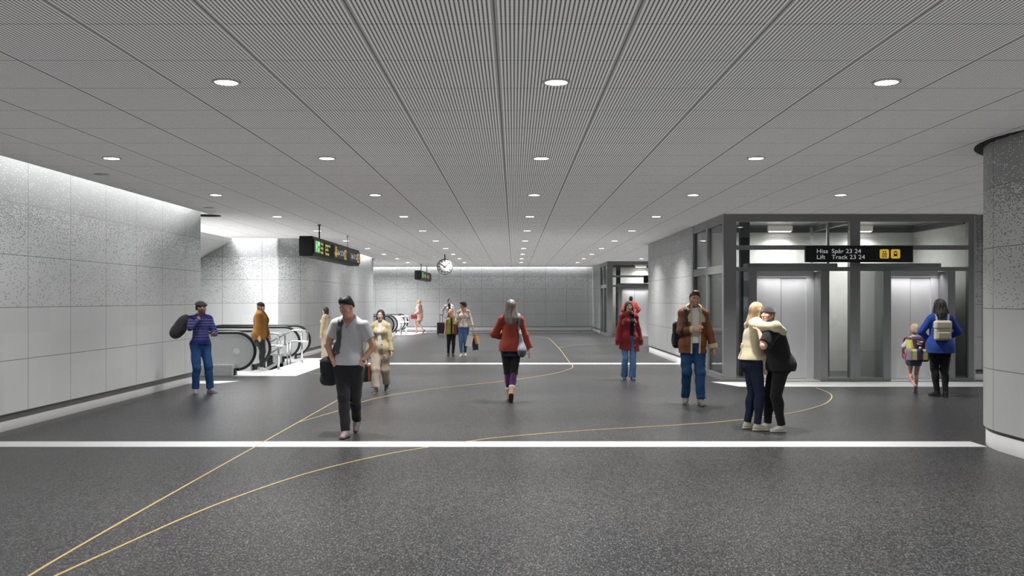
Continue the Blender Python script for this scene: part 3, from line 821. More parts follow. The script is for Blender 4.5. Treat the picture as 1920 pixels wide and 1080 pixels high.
E2 = make_escalator(True); E2.location = (-6.26, 24.76, 0.0)
tag(E2, 'escalator behind the tan jacketed woman, next to the curved wall', 'escalator', 'escalators going down')
for loc, lab in (((-5.95, 41.9, 0), 'nearer of the two far escalators by the end wall'),
                 ((-5.95, 46.1, 0), 'farther of the two far escalators, right at the end wall')):
    e = copy_tree(E1); e.location = loc; tag(e, lab, 'escalator', 'escalators going down')

st = empty('staircase', (-5.86, 23.25, 0)); tag(st, 'dark staircase going down between the two near escalators', 'stairs')
for k in range(14):
    x = -.30 * k; z = -.16 * (k + 1)
    b = MB(); b.box(x - .32, x, -1.22, 1.22, z - .17, z); t = b.build('step', MT['step'], st)
    b = MB(); b.box(x - .035, x + .001, -1.22, 1.22, z, z + .003); b.build('nosing', MT['white_stone'], t)
for dz in (0.0, -.34):
    b = MB(); b.prism([(-.45, -.02 + dz), (-.45, .07 + dz), (-5.4, -2.66 + dz), (-5.4, -2.75 + dz)], 'y', 1.20, 1.23); b.build('stringer', MT['balustrade'], st)
def make_rail():
    s = empty('handrail', (0, 0, 0))
    for zz, nm in ((.87, 'upper_rail'), (.67, 'lower_rail')):
        pass
    pth = [(-5.2, 0, .87 - 2.62), (-.35, 0, .85), (-.28, 0, .875), (.05, 0, .875)]
    pth += [(.05 + .06 * math.sin(R(a)), 0, .815 + .06 * math.cos(R(a))) for a in range(15, 91, 15)]
    pth += [(.11, 0, .64)] + [(.05 + .06 * math.cos(R(a)), 0, .64 - .06 * math.sin(R(a))) for a in range(15, 91, 15)] + [(-.28, 0, .58), (-.35, 0, .555), (-5.2, 0, .57 - 2.62)]
    b = MB(); b.tube(pth, .021, 10); b.build('rail', MT['chrome'], s)
    b = MB(); b.cyl((-.06, .06, 0.0), (-.06, .06, .80), .026, 14); b.lathe([(.055, 0), (.055, .01), (.026, .016)], (-.06, .06, 0.004), 20); b.build('post', MT['chrome'], s)
    b = MB(); b.cyl((-.06, .06, .78), (-.06, 0, .86), .012, 8); b.cyl((-.06, .06, .60), (-.06, 0, .58), .012, 8); b.build('bracket', MT['chrome'], s)
    b = MB(); b.cyl((-.35, .0, -.17), (-.35, .0, .57), .02, 12); b.cyl((-.43, .0, -.33), (-.43, .0, .53), .02, 12); b.build('baluster', MT['chrome'], s)
    return s
H1 = make_rail(); H1.location = (-5.66, 22.0, 0); tag(H1, 'looped steel tube handrail on the nearer side of the dark staircase', 'handrail', 'steel stair handrails')
H2 = copy_tree(H1); H2.location = (-5.66, 24.42, 0); tag(H2, 'looped steel tube handrail on the farther side of the dark staircase', 'handrail', 'steel stair handrails')
H3 = copy_tree(H1); H3.location = (-5.33, 43.4, 0); tag(H3, 'steel tube handrail beside the nearer far escalator', 'handrail', 'steel stair handrails')
H4 = copy_tree(H1); H4.location = (-5.36, 45.7, 0); tag(H4, 'steel tube handrail beside the farther far escalator', 'handrail', 'steel stair handrails')
# ------------------------------------------------------------------ signed-distance modelling of figures, clothes and bags
f32 = np.float32
def V(*a): return np.array(a, dtype=f32)
def rot(axis, deg):
    return np.array(Matrix.Rotation(R(deg), 3, axis), dtype=f32)
def unit(v):
    v = np.asarray(v, dtype=f32); return v / max(1e-9, float(np.linalg.norm(v)))
def frame(d, n):
    """columns: side, n, d"""
    d = unit(d); n = np.asarray(n, dtype=f32); n = unit(n - d * float(n @ d)); return np.stack([np.cross(n, d), n, d], 1)

def cap(a, b, ra, rb, u=None, s=1.0):
    a = np.asarray(a, dtype=f32); b = np.asarray(b, dtype=f32); ba = b - a; L2 = float(ba @ ba) + 1e-9
    uu = unit(u) if u is not None else None
    def f(P):
        pa = P - a; t = np.clip(pa @ ba / L2, 0, 1)
        q = pa - t[:, None] * ba
        d2 = np.einsum('ij,ij->i', q, q)
        if uu is not None:
            c = q @ uu; d2 = d2 + c * c * (1 / s ** 2 - 1)
        return (np.sqrt(d2) - (ra + (rb - ra) * t)) * (1.0 if uu is None else min(1.0, .35 + .65 * s))
    return f
def ell(c, r, Rm=None):
    c = np.asarray(c, dtype=f32); r = np.asarray(r, dtype=f32)
    def f(P):
        q = P - c
        if Rm is not None: q = q @ Rm
        k0 = np.sqrt(np.einsum('ij,ij->i', q / r, q / r)); k1 = np.sqrt(np.einsum('ij,ij->i', q / r ** 2, q / r ** 2)) + 1e-6
        return k0 * (k0 - 1) / k1
    return f
def rbox(c, half, rad, Rm=None):
    c = np.asarray(c, dtype=f32); half = np.asarray(half, dtype=f32)
    def f(P):
        q = P - c
        if Rm is not None: q = q @ Rm
        q = np.abs(q) - half + rad
        return np.sqrt((np.maximum(q, 0) ** 2).sum(1)) + np.minimum(q.max(1), 0) - rad
    return f
def plane(p, n):
    """negative on the side the normal points away from"""
    p = np.asarray(p, dtype=f32); n = unit(n)
    return lambda P: (P - p) @ n
def smin(a, b, k):
    if k <= 0: return np.minimum(a, b)
    h = np.clip(.5 + .5 * (b - a) / k, 0, 1)
    return b + (a - b) * h - k * h * (1 - h)
def U(fs, k=0.03):
    def g(P):
        d = None
        for f in fs:
            kk = k
            if isinstance(f, tuple): f, kk = f
            e = f(P); d = e if d is None else smin(d, e, kk)
        return d
    return g
def cut(f, *gs):
    """f intersected with the negative side of each g"""
    def h(P):
        d = f(P)
        for g in gs: d = np.maximum(d, g(P))
        return d
    return h
def sub(f, *gs):
    def h(P):
        d = f(P)
        for g in gs: d = np.maximum(d, -g(P))
        return d
    return h
def off(f, o): return lambda P: f(P) - o
def folds(f, amp, seed=0, fx=26.0, fz=14.0):
    rs = np.random.RandomState(seed); W = []
    for i in range(4):
        a = rs.uniform(0, 6.28); W.append((V(math.cos(a) * fx, math.sin(a) * fx * .7, fz * rs.uniform(-1, 1)) * rs.uniform(.7, 1.5), rs.uniform(0, 6.28)))
    def g(P):
        w = np.sin(P[:, 2] * 9 + seed) * .9 + np.sin(P[:, 0] * 17 + P[:, 2] * 5 + seed * 2) * .6
        n = 0
        for i, (k, ph) in enumerate(W):
            q = P @ k + ph + w; n = n + (np.sin(q) if i < 2 else 1.1 - 2.2 * np.abs(np.sin(q * .5)))
        return f(P) + (amp * .5) * n
    return g

POOL = ThreadPoolExecutor(4)
CK = np.array([(i, j, k) for i in (0, 1) for j in (0, 1) for k in (0, 1)])
EDG = [(a, b) for a in range(8) for b in range(a + 1, 8) if np.abs(CK[a] - CK[b]).sum() == 1]
def evalp(f, P):
    n = len(P)
    if n < 20000: return f(P).astype(f32)
    ch = 24000
    parts = list(POOL.map(lambda i: f(P[i:i + ch]), range(0, n, ch)))
    return np.concatenate(parts).astype(f32)
def surface(f, lo, hi, h):
    """naive surface nets on a sparsely evaluated grid -> verts, quads"""
    lo = np.asarray(lo, dtype=f32); hi = np.asarray(hi, dtype=f32)
    nb = np.ceil((hi - lo) / (4 * h)).astype(int) + 1
    B = np.stack(np.meshgrid(*[np.arange(n) for n in nb], indexing='ij'), -1).reshape(-1, 3)
    cen = lo + (B * 4 + 1.5).astype(f32) * h
    # two coarse levels: 16-cells then 4-cells
    nb4 = (nb + 3) // 4
    B4 = np.stack(np.meshgrid(*[np.arange(n) for n in nb4], indexing='ij'), -1).reshape(-1, 3)
    c4 = lo + (B4 * 16 + 7.5).astype(f32) * h
    d4 = evalp(f, c4).reshape(nb4)
    idx4 = B // 4
    db = d4[idx4[:, 0], idx4[:, 1], idx4[:, 2]].copy()
    near = np.abs(db) < 16 * h * 1.9 + .02
    db[near] = evalp(f, cen[near])
    D = np.repeat(np.repeat(np.repeat(db.reshape(nb), 4, 0), 4, 1), 4, 2)
    act = np.nonzero(np.abs(db) < 4 * h * 1.9 + .008)[0]
    o = np.stack(np.meshgrid(*[np.arange(4)] * 3, indexing='ij'), -1).reshape(-1, 3)
    G = (B[act][:, None, :] * 4 + o[None]).reshape(-1, 3)
    D[G[:, 0], G[:, 1], G[:, 2]] = evalp(f, lo + G.astype(f32) * h)
    D[0] = D[-1] = 1; D[:, 0] = D[:, -1] = 1; D[:, :, 0] = D[:, :, -1] = 1
    S = D < 0
    n = np.array(S.shape)
    cnt = np.zeros(n - 1, dtype=np.int8)
    for c in CK: cnt += S[c[0]:n[0] - 1 + c[0], c[1]:n[1] - 1 + c[1], c[2]:n[2] - 1 + c[2]]
    cells = np.argwhere((cnt > 0) & (cnt < 8))
    if len(cells) == 0: return np.zeros((0, 3)), np.zeros((0, 4), int)
    vals = np.stack([D[cells[:, 0] + c[0], cells[:, 1] + c[1], cells[:, 2] + c[2]] for c in CK], 1)
    acc = np.zeros((len(cells), 3)); num = np.zeros(len(cells))
    for a, b in EDG:
        va, vb = vals[:, a], vals[:, b]; m = (va < 0) != (vb < 0)
        t = np.where(m, va / np.where(m, va - vb, 1), 0)
        acc += m[:, None] * (CK[a] + t[:, None] * (CK[b] - CK[a])); num += m
    verts = lo + (cells + acc / num[:, None]) * h
    vid = np.full(n - 1, -1, dtype=np.int64); vid[cells[:, 0], cells[:, 1], cells[:, 2]] = np.arange(len(cells))
    quads = []
    for ax in range(3):
        s0 = [slice(None)] * 3; s1 = [slice(None)] * 3; s0[ax] = slice(0, -1); s1[ax] = slice(1, None)
        A, Bq = S[tuple(s0)], S[tuple(s1)]
        e = np.argwhere(A != Bq)
        o1, o2 = [(1, 2), (2, 0), (0, 1)][ax]
        e = e[(e[:, o1] > 0) & (e[:, o2] > 0)]
        e = e[(e[:, 0] < n[0] - 1) & (e[:, 1] < n[1] - 1) & (e[:, 2] < n[2] - 1)]
        d1 = np.zeros(3, int); d1[o1] = 1; d2 = np.zeros(3, int); d2[o2] = 1
        q = np.stack([vid[tuple((e - d1 - d2).T)], vid[tuple((e - d2).T)], vid[tuple(e.T)], vid[tuple((e - d1).T)]], 1)
        flip = ~A[tuple(e.T)]
        q[flip] = q[flip][:, ::-1]
        quads.append(q[(q >= 0).all(1)])
    return verts, np.concatenate(quads)

def sdf_obj(name, f, lo, hi, h, mt, col, parent=None, smooth_it=1):
    """mesh object from a distance function; col is a colour or a function of the points"""
    v, q = surface(f, lo, hi, h)
    for _ in range(smooth_it):                      # light relaxation takes out the grid steps
        s = np.zeros_like(v); c = np.zeros(len(v))
        for k in range(4):
            a, b = q[:, k], q[:, (k + 1) % 4]
            for dim in range(3): s[:, dim] += np.bincount(a, v[b, dim], len(v)) + np.bincount(b, v[a, dim], len(v))
            c += np.bincount(a, minlength=len(v)) + np.bincount(b, minlength=len(v))
        v = v * .5 + (s / np.maximum(c, 1)[:, None]) * .5
    me = bpy.data.meshes.new(name)
    me.vertices.add(len(v)); me.vertices.foreach_set('co', v.astype(f32).ravel())
    me.loops.add(len(q) * 4); me.loops.foreach_set('vertex_index', q.ravel().astype(np.int32))
    me.polygons.add(len(q)); me.polygons.foreach_set('loop_start', (np.arange(len(q)) * 4).astype(np.int32))
    me.polygons.foreach_set('use_smooth', np.ones(len(q), dtype=bool))
    me.update(calc_edges=True)
    ca = me.color_attributes.new('Col', 'FLOAT_COLOR', 'POINT')
    cc = np.ones((len(v), 4), dtype=f32)
    cc[:, :3] = col(v.astype(f32)) if callable(col) else np.asarray(col, dtype=f32)[:3]
    ca.data.foreach_set('color', cc.ravel())
    me.materials.append(mt)
    o = bpy.data.objects.new(name, me); C.objects.link(o)
    if parent is not None: o.parent = parent
    return o

MT['skin'] = mat_attr('skin', rough=0.5, bump=0.05, bscale=300, spec=0.35, noise=0.06, sss=0.15)
MT['cloth'] = mat_attr('woven_cloth', rough=0.9, bump=0.25, bscale=160, spec=0.15, sheen=0.15)
MT['fleece'] = mat_attr('fleece', rough=1.0, bump=0.8, bscale=110, spec=0.05, sheen=0.4, noise=0.2)
MT['leather'] = mat_attr('leather', rough=0.5, bump=0.15, bscale=90, spec=0.4)
MT['hair'] = mat_attr('hair', rough=0.5, bump=0.6, bscale=60, spec=0.3, stretch=(3, 3, .25), noise=0.3)
MT['denim'] = mat_attr('denim', rough=0.9, bump=0.25, bscale=240, spec=0.1, noise=0.2)
MT['shoe'] = mat_attr('shoe_leather', rough=0.6, bump=0.1, bscale=120, spec=0.3)
MT['eye_white'] = mat('eye_white', (0.52, 0.49, 0.47), 0.3)
MT['iris'] = mat('dark_iris', (0.03, 0.018, 0.012), 0.2)

SKIN = {'light': (0.72, 0.44, 0.34), 'pale': (0.76, 0.50, 0.40), 'tan': (0.55, 0.31, 0.21), 'mid': (0.60, 0.36, 0.25), 'dark': (0.10, 0.055, 0.04)}

def ik(a, c, l1, l2, hint):
    a = np.asarray(a, dtype=f32); c = np.asarray(c, dtype=f32); d = c - a; L = float(np.linalg.norm(d))
    Lm = min(L, (l1 + l2) * .999); dn = d / max(L, 1e-6); c = a + dn * Lm
    x = (l1 * l1 - l2 * l2 + Lm * Lm) / (2 * Lm); y = math.sqrt(max(0, l1 * l1 - x * x))
    hv = np.asarray(hint, dtype=f32); hv = unit(hv - dn * float(hv @ dn))
    return a + dn * x + hv * y, c

class Person:
    def __init__(self, label, px, py, yaw, h, fem=0, girth=1.0, skin='light', hs=1.0, kid=0, pose=None, face=None, z=0.0, vox=None, lean_axis=None):
        self.s = s = h / 1.75; self.fem = fem; self.g = girth; self.kid = kid
        self.skin = np.array(SKIN[skin] if isinstance(skin, str) else skin, dtype=f32)
        x, y = ground(px, py, z)
        self.root = empty('person', (x, y, z), R(yaw), label, 'person')
        self.yaw = yaw; self.pos = Vector((x, y, z))
        self.h = vox or max(.0052, .62 * y / F)
        p = self.p = dict(pel=(0, 0, 0), lean=0, side=0, twist=0, shL=0, shR=0, aL=(.10, 0, .085), aR=(-.10, 0, .085), toeL=8, toeR=-8, piL=0, piR=0,
                          knL=(0.05, -1, 0), knR=(-.05, -1, 0), wL=(.27, -.02, .86), wR=(-.27, -.02, .86), elL=(.35, .8, 0), elR=(-.35, .8, 0),
                          hdL=None, hdR=None, hnL=None, hnR=None, cuL=28, cuR=28, hy=0, hp=0, hr=0)
        p.update(pose or {})
        self.face = dict(lip=(.50, .22, .19), brow=(.05, .035, .03), beard=None, smile=0); self.face.update(face or {})
        pel = V(*p['pel']); w = self.hipw = (.092 + .004 * fem) * (1 + .5 * (girth - 1))
        sw = self.shw = (.174 - .020 * fem - .03 * kid) * (1 + .35 * (girth - 1))
        Rt = rot('Z', p['twist']) @ rot('X', p['lean']) @ rot('Y', p['side'])
        self.Rt = Rt; piv = V(0, 0, 1.0)
        self.T = lambda q: (Rt @ (np.asarray(q, dtype=f32) - piv)) + piv + pel
        self.Tinv = lambda P: (P / s - piv - pel) @ Rt + piv           # metres -> standard body space
        self.J = J = {}
        J['pel'] = V(0, 0, .95) + pel
        for sd, sg in (('L', 1), ('R', -1)):
            J['hip' + sd] = V(sg * w, 0.0, .915) + pel
            J['kn' + sd], J['an' + sd] = ik(J['hip' + sd], V(*p['a' + sd]), .425, .415, p['kn' + sd])
            J['sh' + sd] = self.T((sg * sw, 0.005, 1.408 + p['sh' + sd]))
            J['el' + sd], J['wr' + sd] = ik(J['sh' + sd], V(*p['w' + sd]), .29, .255, p['el' + sd])
        J['nk'] = self.T((0, .015, 1.47)); J['hb'] = self.T((0, .0, 1.535))
        self.Rh = rot('Z', p['hy']) @ rot('X', p['hp']) @ rot('Y', p['hr'])
        self.hs = hs * (1 - .03 * fem)
        J['hd'] = J['hb'] + self.Rh @ V(0, -.012, .098 * self.hs)
        self.parts = {}
    # ---- coordinates
    def H(self, x, y, z): return (self.J['hd'] + self.Rh @ (V(x, y, z) * self.hs)) * self.s       # head space -> metres
    def Hr(self, r): return np.asarray(r, dtype=f32) * self.hs * self.s
    def head_pts(self, P): return ((P / self.s - self.J['hd']) @ self.Rh) / self.hs
    def B(self, x, y, z): return self.T((x, y, z)) * self.s                                      # body space -> metres
    def j(self, k): return self.J[k] * self.s
    def hel(self, c, r, k=0.02): return (ell(self.H(*c), self.Hr(r), self.Rh), k * self.s)
    # ---- pieces
    def torso(self, o=0.0, low=True):
        s, g, fem = self.s, self.g, self.fem; kid = self.kid
        Rt = self.Rt
        e = lambda c, r: ell(self.B(*c), (np.asarray(r) * V(g, g * (1.15 if g > 1.1 else 1), 1) + o) * s, Rt)
        fs = []
        if low:
            fs += [ell(self.J['pel'] * s, (V(.158 + .012 * fem, .112, .13) * V(g, g, 1) + o) * s)]
            for sg in (1, -1): fs.append(ell((self.J['pel'] + V(sg * .075, .055, -.045)) * s, (V(.085, .078, .095) * V(g, g, 1) + o) * s))
        fs += [e((0, 0, 1.10), (.142 - .018 * fem, .102 - .01 * fem, .17)), e((0, .0, 1.285), (.154 - .020 * fem, .106 - .006 * fem, .19))]
        sh = .046 - .006 * fem
        fs.append(cap((self.J['shL'] * .88 + self.J['shR'] * .12) * s, (self.J['shR'] * .88 + self.J['shL'] * .12) * s, (sh + o) * s, (sh + o) * s))
        for sd in 'LR': fs.append((cap((self.J['nk'] + V(0, 0, .012)) * s, self.J['sh' + sd] * s, (.050 + o) * s, (.040 + o) * s), .05 * s))
        if fem and not kid:
            for sg in (1, -1): fs.append((ell(self.B(sg * .068, -.085, 1.285), (V(.06, .052, .058) * (.6 + .4 * g) + o) * s, Rt), .035 * s))
        return fs
    def armr(self): return [x * (1 - .16 * self.fem) * (.6 + .4 * self.g) * (1 - .12 * self.kid) for x in (.050, .042, .040, .028)]
    def arm(self, sd, o=0.0, upto=2.0, r=None, o2=None):
        """upper arm + forearm, cut square at `upto` (1 = elbow, 2 = wrist)"""
        s = self.s; a, b, c, d = r or self.armr(); o2 = o if o2 is None else o2
        S, E, W = (self.J[k + sd] for k in ('sh', 'el', 'wr'))
        f1 = cap(S * s, E * s, (a + o) * s, (b + (o + o2) / 2) * s); f2 = cap(E * s, W * s, (c + (o + o2) / 2) * s, (d + o2) * s)
        if upto <= 1:
            q = S + (E - S) * upto; return [(cut(f1, plane(q * s, E - S)), .03 * s)]
        q = E + (W - E) * (upto - 1)
        f2 = cut(f2, plane(q * s, W - E))
        return [(f1, .03 * s), (f2, .025 * s)]
    def leg(self, sd, o=0.0, upto=2.0, r=None, tilt=None):
        s = self.s; g = (.45 + .55 * self.g)
        a, b, c, d = r or [x * g for x in (.088 + .004 * self.fem, .058, .052, .038)]
        Hh, K, A = (self.J[k + sd] for k in ('hip', 'kn', 'an'))
        f1 = cap(Hh * s, K * s, (a + o) * s, (b + o) * s)
        f2 = cap(K * s, A * s, (c + o) * s, (d + o) * s)
        q = K + (A - K) * (upto - 1)
        if upto <= 1:
            q = Hh + (K - Hh) * upto; return [(cut(f1, plane(q * s, K - Hh)), .04 * s)]
        f2 = cut(f2, plane(q * s, A - K))
        out = [(f1, .04 * s), (f2, .03 * s)]
        if r is None or r[2] < .062: out.append((cut(ell(((K * .68 + A * .32) + V(0, .022, 0)) * s, (V(.046, .046, .11) * g + o) * s), plane(q * s, A - K)), .03 * s))
        return out
    def hand(self, sd):
        s = self.s * (1 - .08 * self.fem) * (1 - .05 * self.kid) * .97; sg = 1 if sd == 'L' else -1; J = self.J; p = self.p
        W = J['wr' + sd] * self.s
        d = unit(p['hd' + sd]) if p['hd' + sd] is not None else unit(J['wr' + sd] - J['el' + sd])
        n = V(*p['hn' + sd]) if p['hn' + sd] is not None else V(-sg, -.1, -.1)     # palm faces the thigh by default
        Fm = frame(d, n); side = -Fm[:, 0] * sg; n = Fm[:, 1]
        # thumb side: forward for hanging arms
        cu = p['cu' + sd]
        fs = [(rbox(W + d * .048 * s, V(.037, .0125, .048) * s, .012 * s, np.stack([side, n, d], 1)), .012),
              (cap(W - d * .03 * s, W + d * .02 * s, .026 * s, .026 * s, n, .75), .02)]
        tip = []
        for i, (so, L) in enumerate(((.028, .070), (.0095, .078), (-.0095, .072), (-.0275, .056))):
            a = W + d * (.092 - .006 * abs(i - 1)) * s + side * so * s
            ang = R(cu * (.7 + .12 * i)); spread = side * (so * .9)
            dd = d
            for seg, (fr, rr) in enumerate(((.46, .0088), (.31, .0082), (.23, .0075))):
                th = ang * (seg + .6)
                dirv = unit(d * math.cos(th) + n * math.sin(th) + spread)
                b = a + dirv * L * fr * s; fs.append((cap(a, b, rr * s, (rr - .0006) * s), .004)); a = b
            tip.append(a)
        a = W + d * .022 * s + side * .026 * s
        t1 = unit(side * .75 + d * .75 + n * .35); b = a + t1 * .042 * s; t2 = unit(side * .25 + d * 1.0 + n * (.3 + cu * .008))
        fs += [(cap(a, b, .014 * s, .0105 * s), .012), (cap(b, b + t2 * .032 * s, .0102 * s, .0085 * s), .004)]
        self.tips = getattr(self, 'tips', {}); self.tips[sd] = (W + d * .085 * s + n * .02 * s, d, n, side)
        return fs
    def head(self):
        s = self.s * self.hs; fem, kid = self.fem, self.kid; fc = self.face
        e = self.hel; c = lambda a, b, ra, rb, k: (cap(self.H(*a), self.H(*b), ra * s, rb * s), k * s)
        fs = [e((0, .018, .034), (.072, .090, .084), .02), e((0, -.022, -.030), (.056 - .003 * fem, .068, .080), .04), e((0, -.052, -.092), (.030 - .005 * fem, .026, .022), .03)]
        for sg in (1, -1):
            fs.append(c((sg * (.050 - .006 * fem), .0, -.055), (sg * .018, -.055, -.09), .018 - .003 * fem, .018 - .003 * fem, .03))
            fs.append(e((sg * .040, -.060, -.018), (.022, .018, .018), .02))
            fs.append(e((sg * .073, .012, -.008), (.010, .020, .031), .008))
        fs.append(e((0, -.073 + .004 * fem, .030), (.050, .016 - .003 * fem, .012), .02))
        fs.append(c((0, -.088, .008), (0, -.106 + .004 * fem, -.024), .0075, .0115 - .002 * fem, .012))
        for sg in (1, -1): fs.append(e((sg * .010, -.096, -.028), (.008, .009, .007), .006))
        head0 = U(fs, .02 * s)
        def withsock(P):
            d = head0(P)
            for sg in (1, -1):
                b = ell(self.H(sg * .031, -.0925 - .003 * fem, .008), self.Hr((.017, .012, .0105)), self.Rh)(P)
                k = .008 * s; d = -smin(-d, b, k)
            return d
        sm = fc['smile']
        out = [(withsock, .02), (cap(self.H(-.020 - .006 * sm, -.083, -.058 + .007 * sm), self.H(0, -.0885, -.060), .0055 * s, .0075 * s), .008 * s), (cap(self.H(.020 + .006 * sm, -.083, -.058 + .007 * sm), self.H(0, -.0885, -.060), .0055 * s, .0075 * s), .008 * s)]
        out.append((cap(self.J['nk'] * self.s, self.H(0, .012, -.045), (.056 - .008 * fem - .008 * kid) * self.s, (.050 - .008 * fem - .008 * kid) * self.s), .03 * s))
        return out
    def skincol(self, P):
        c = np.tile(self.skin, (len(P), 1)); q = self.head_pts(P); fc = self.face
        x, y, z = np.abs(q[:, 0]), q[:, 1], q[:, 2]
        inh = (np.abs(z) < .16) & (x < .1) & (np.abs(y) < .14)
        fr = inh & (y < -.04)
        def mixc(m, col, a=1.0): c[m] = c[m] * (1 - a) + np.array(col, dtype=f32) * a
        ck = fr & (((x - .042) / .02) ** 2 + ((z + .022) / .016) ** 2 < 1); mixc(ck, self.skin * V(1.05, .84, .80), .25)
        if fc['beard'] is not None:
            bm = inh & (y < .005) & (z < -.036 - .5 * np.maximum(x - .03, 0) * 0 + .9 * np.maximum(-y - .075, 0) * 0) & ~((x < .012) & (z > -.066) & (z < -.05) & (y < -.07)) & (z > -.125)
            bm &= (z < -.042) | (x > .045)
            mixc(bm, fc['beard'], fc.get('ba', .75))
        sm = fc['smile']
        lp = fr & (y < -.072) & (x < .024 + .006 * sm) & (np.abs(z + .059 - sm * .007 * (x / .026) ** 2) < .0085 * (1 - (x / .03) ** 2))
        mixc(lp, fc['lip'])
        if sm > .5:
            mixc(fr & (y < -.075) & (x < .019) & (np.abs(z + .0575 - .006 * (x / .022) ** 2) < .0042), (.78, .74, .70))
        br = fr & (x > .013) & (x < .046) & (np.abs(z - .030 - .05 * (x - .015) * (x < .035)) < .0038)
        mixc(br, fc['brow'], .8)
        return c
    def body(self, shrink=-.008):
        s = self.s
        fs = self.torso(shrink) + self.head()
        for sd in 'LR': fs = fs + self.arm(sd) + self.leg(sd, shrink * .5) + self.hand(sd)
        for sd in 'LR': fs.append((self.footcap(sd), .02))
        f = U(fs, .03 * s)
        lo, hi = self.bounds()
        o = sdf_obj('body', f, lo, hi, self.h, MT['skin'], self.skincol, self.root)
        # eyes
        if self.face.get('eyes', True):
            for sg in (1, -1):
                b = MB(); s2 = self.s * self.hs
                c = self.H(sg * .031, -.0745, .0065); M = Matrix(self.Rh.tolist()).to_4x4()
                b.ball(c, tuple(V(.0120, .0105, .0058 * self.face.get('lid', .8)) * s2), M=M); b.mi = 1
                lk = self.face.get('look', 0); b.ball(self.H(sg * .031 + lk, -.0825, .0062), tuple(V(.0055, .0035, .0055 * self.face.get('lid', .8)) * s2), M=M)
                b.build('eye', [MT['eye_white'], MT['iris']], self.root)
        return o
    def footM(self, sd):
        A = self.J['an' + sd]; p = self.p
        return A, rot('Z', p['toe' + sd]) @ rot('X', p['pi' + sd])
    def footcap(self, sd):
        A, Rf = self.footM(sd); s = self.s
        return cap((A + Rf @ V(0, .02, -.045)) * s, (A + Rf @ V(0, -.13, -.058)) * s, .028 * s, .02 * s)
    def bounds(self, m=.07):
        P = np.stack(list(self.J.values())) * self.s
        lo = P.min(0) - V(.19, .19, .10) * self.s * self.g - m; hi = P.max(0) + V(.19, .19, .17) * self.s * self.g + m
        lo[2] = min(lo[2], -.01)
        return lo, hi
    def add(self, name, f, mt, col, lo=None, hi=None, h=None, sm=1, parent=None, label=None):
        l, hh = self.bounds()
        if lo is not None: l = lo
        if hi is not None: hh = hi
        o = sdf_obj(name, f, l, hh, h or self.h, MT[mt] if isinstance(mt, str) else mt, col, parent or self.root, sm)
        if label: o['label'] = label
        return o
    # ---- garments (distance functions)
    def top(self, o=.014, hem=.88, hemr=None, flare=.0, upto=1.95, slo=None, sle=None, neck='crew', nr=.062, vdepth=.10, amp=.004, seed=1, low=True, raw=False, back=1.0, slope=0.0, shift=0.0):
        s, g = self.s, self.g; fs = self.torso(o, low=False)
        if hem < .98 and low: fs = fs + self.torso(o + .024)[:3]
        hr = hemr or (.172 + .012 * self.fem) * g
        if hem < 1.12:
            a = self.T((0, 0, 1.12)); b = self.J['pel'] * V(1, 1, 0) + V(shift, .012, hem - .03)
            fs.append((cap(a * s, b * s, (.128 * g + o) * s, (hr + o + flare) * s, (0, 1, 0), .78), .05 * s))
        for sd in 'LR':
            if upto: fs += self.arm(sd, o if slo is None else slo, upto, o2=sle)
        f = U(fs, .035 * s)
        if amp: f = folds(f, amp * s, seed)
        cuts = [lambda P: (hem + slope * P[:, 0] / s) * s - P[:, 2]]
        if hem > 1.0: cuts = [lambda P: hem - self.Tinv(P)[:, 2]]
        # neck opening
        nk = self.J['nk']; up = unit(self.J['hd'] - nk)
        if neck:
            hole = cap((nk - up * .0) * s, (nk + up * .3) * s, nr * s, (nr + .02) * s)
            if neck == 'v':
                def vneck(P, hole=hole):
                    q = self.Tinv(P); w = (q[:, 2] - (1.43 - vdepth)) * .55
                    return np.minimum(hole(P), np.maximum(np.abs(q[:, 0]) - w, q[:, 1] + .02) * s)
                f = sub(f, vneck)
            elif neck == 'high': f = cut(f, plane((nk + up * .075) * s, up))
            else: f = sub(f, hole)
        return f if raw else cut(f, *cuts)
    def opening(self, x0=0.0, w0=.03, wb=None, zb=.8, zt=1.42, depth=-.02):
        """front opening of a jacket: half width w0 at the top -> wb at the hem (body space)"""
        wb = w0 if wb is None else wb
        def f(P):
            q = self.Tinv(P); t = np.clip((q[:, 2] - zb) / (zt - zb), 0, 1)
            return np.maximum(np.abs(q[:, 0] - x0) - (wb + (w0 - wb) * t), q[:, 1] - depth) * self.s
        return f
    def collar(self, r=.075, t=.016, z=.03, tilt=20, gap=35, wide=.03):
        """stand collar: part of an elliptic ring round the neck, open at the front"""
        s = self.s; c = self.J['nk'] + self.Rt @ V(0, -.002, z); Rm = self.Rt @ rot('X', tilt)
        def f(P):
            q = (P / s - c) @ Rm
            rad = np.sqrt((q[:, 0] / 1.0) ** 2 + (q[:, 1] / .95) ** 2)
            d = np.sqrt(np.maximum(np.abs(rad - r - q[:, 2] * .25) - t * .4, 0) ** 2 + np.maximum(np.abs(q[:, 2]) - wide, 0) ** 2) - t * .6
            ang = np.abs(np.arctan2(q[:, 0], -q[:, 1]))
            return np.maximum(d, (R(gap) - ang) * r) * s
        return f
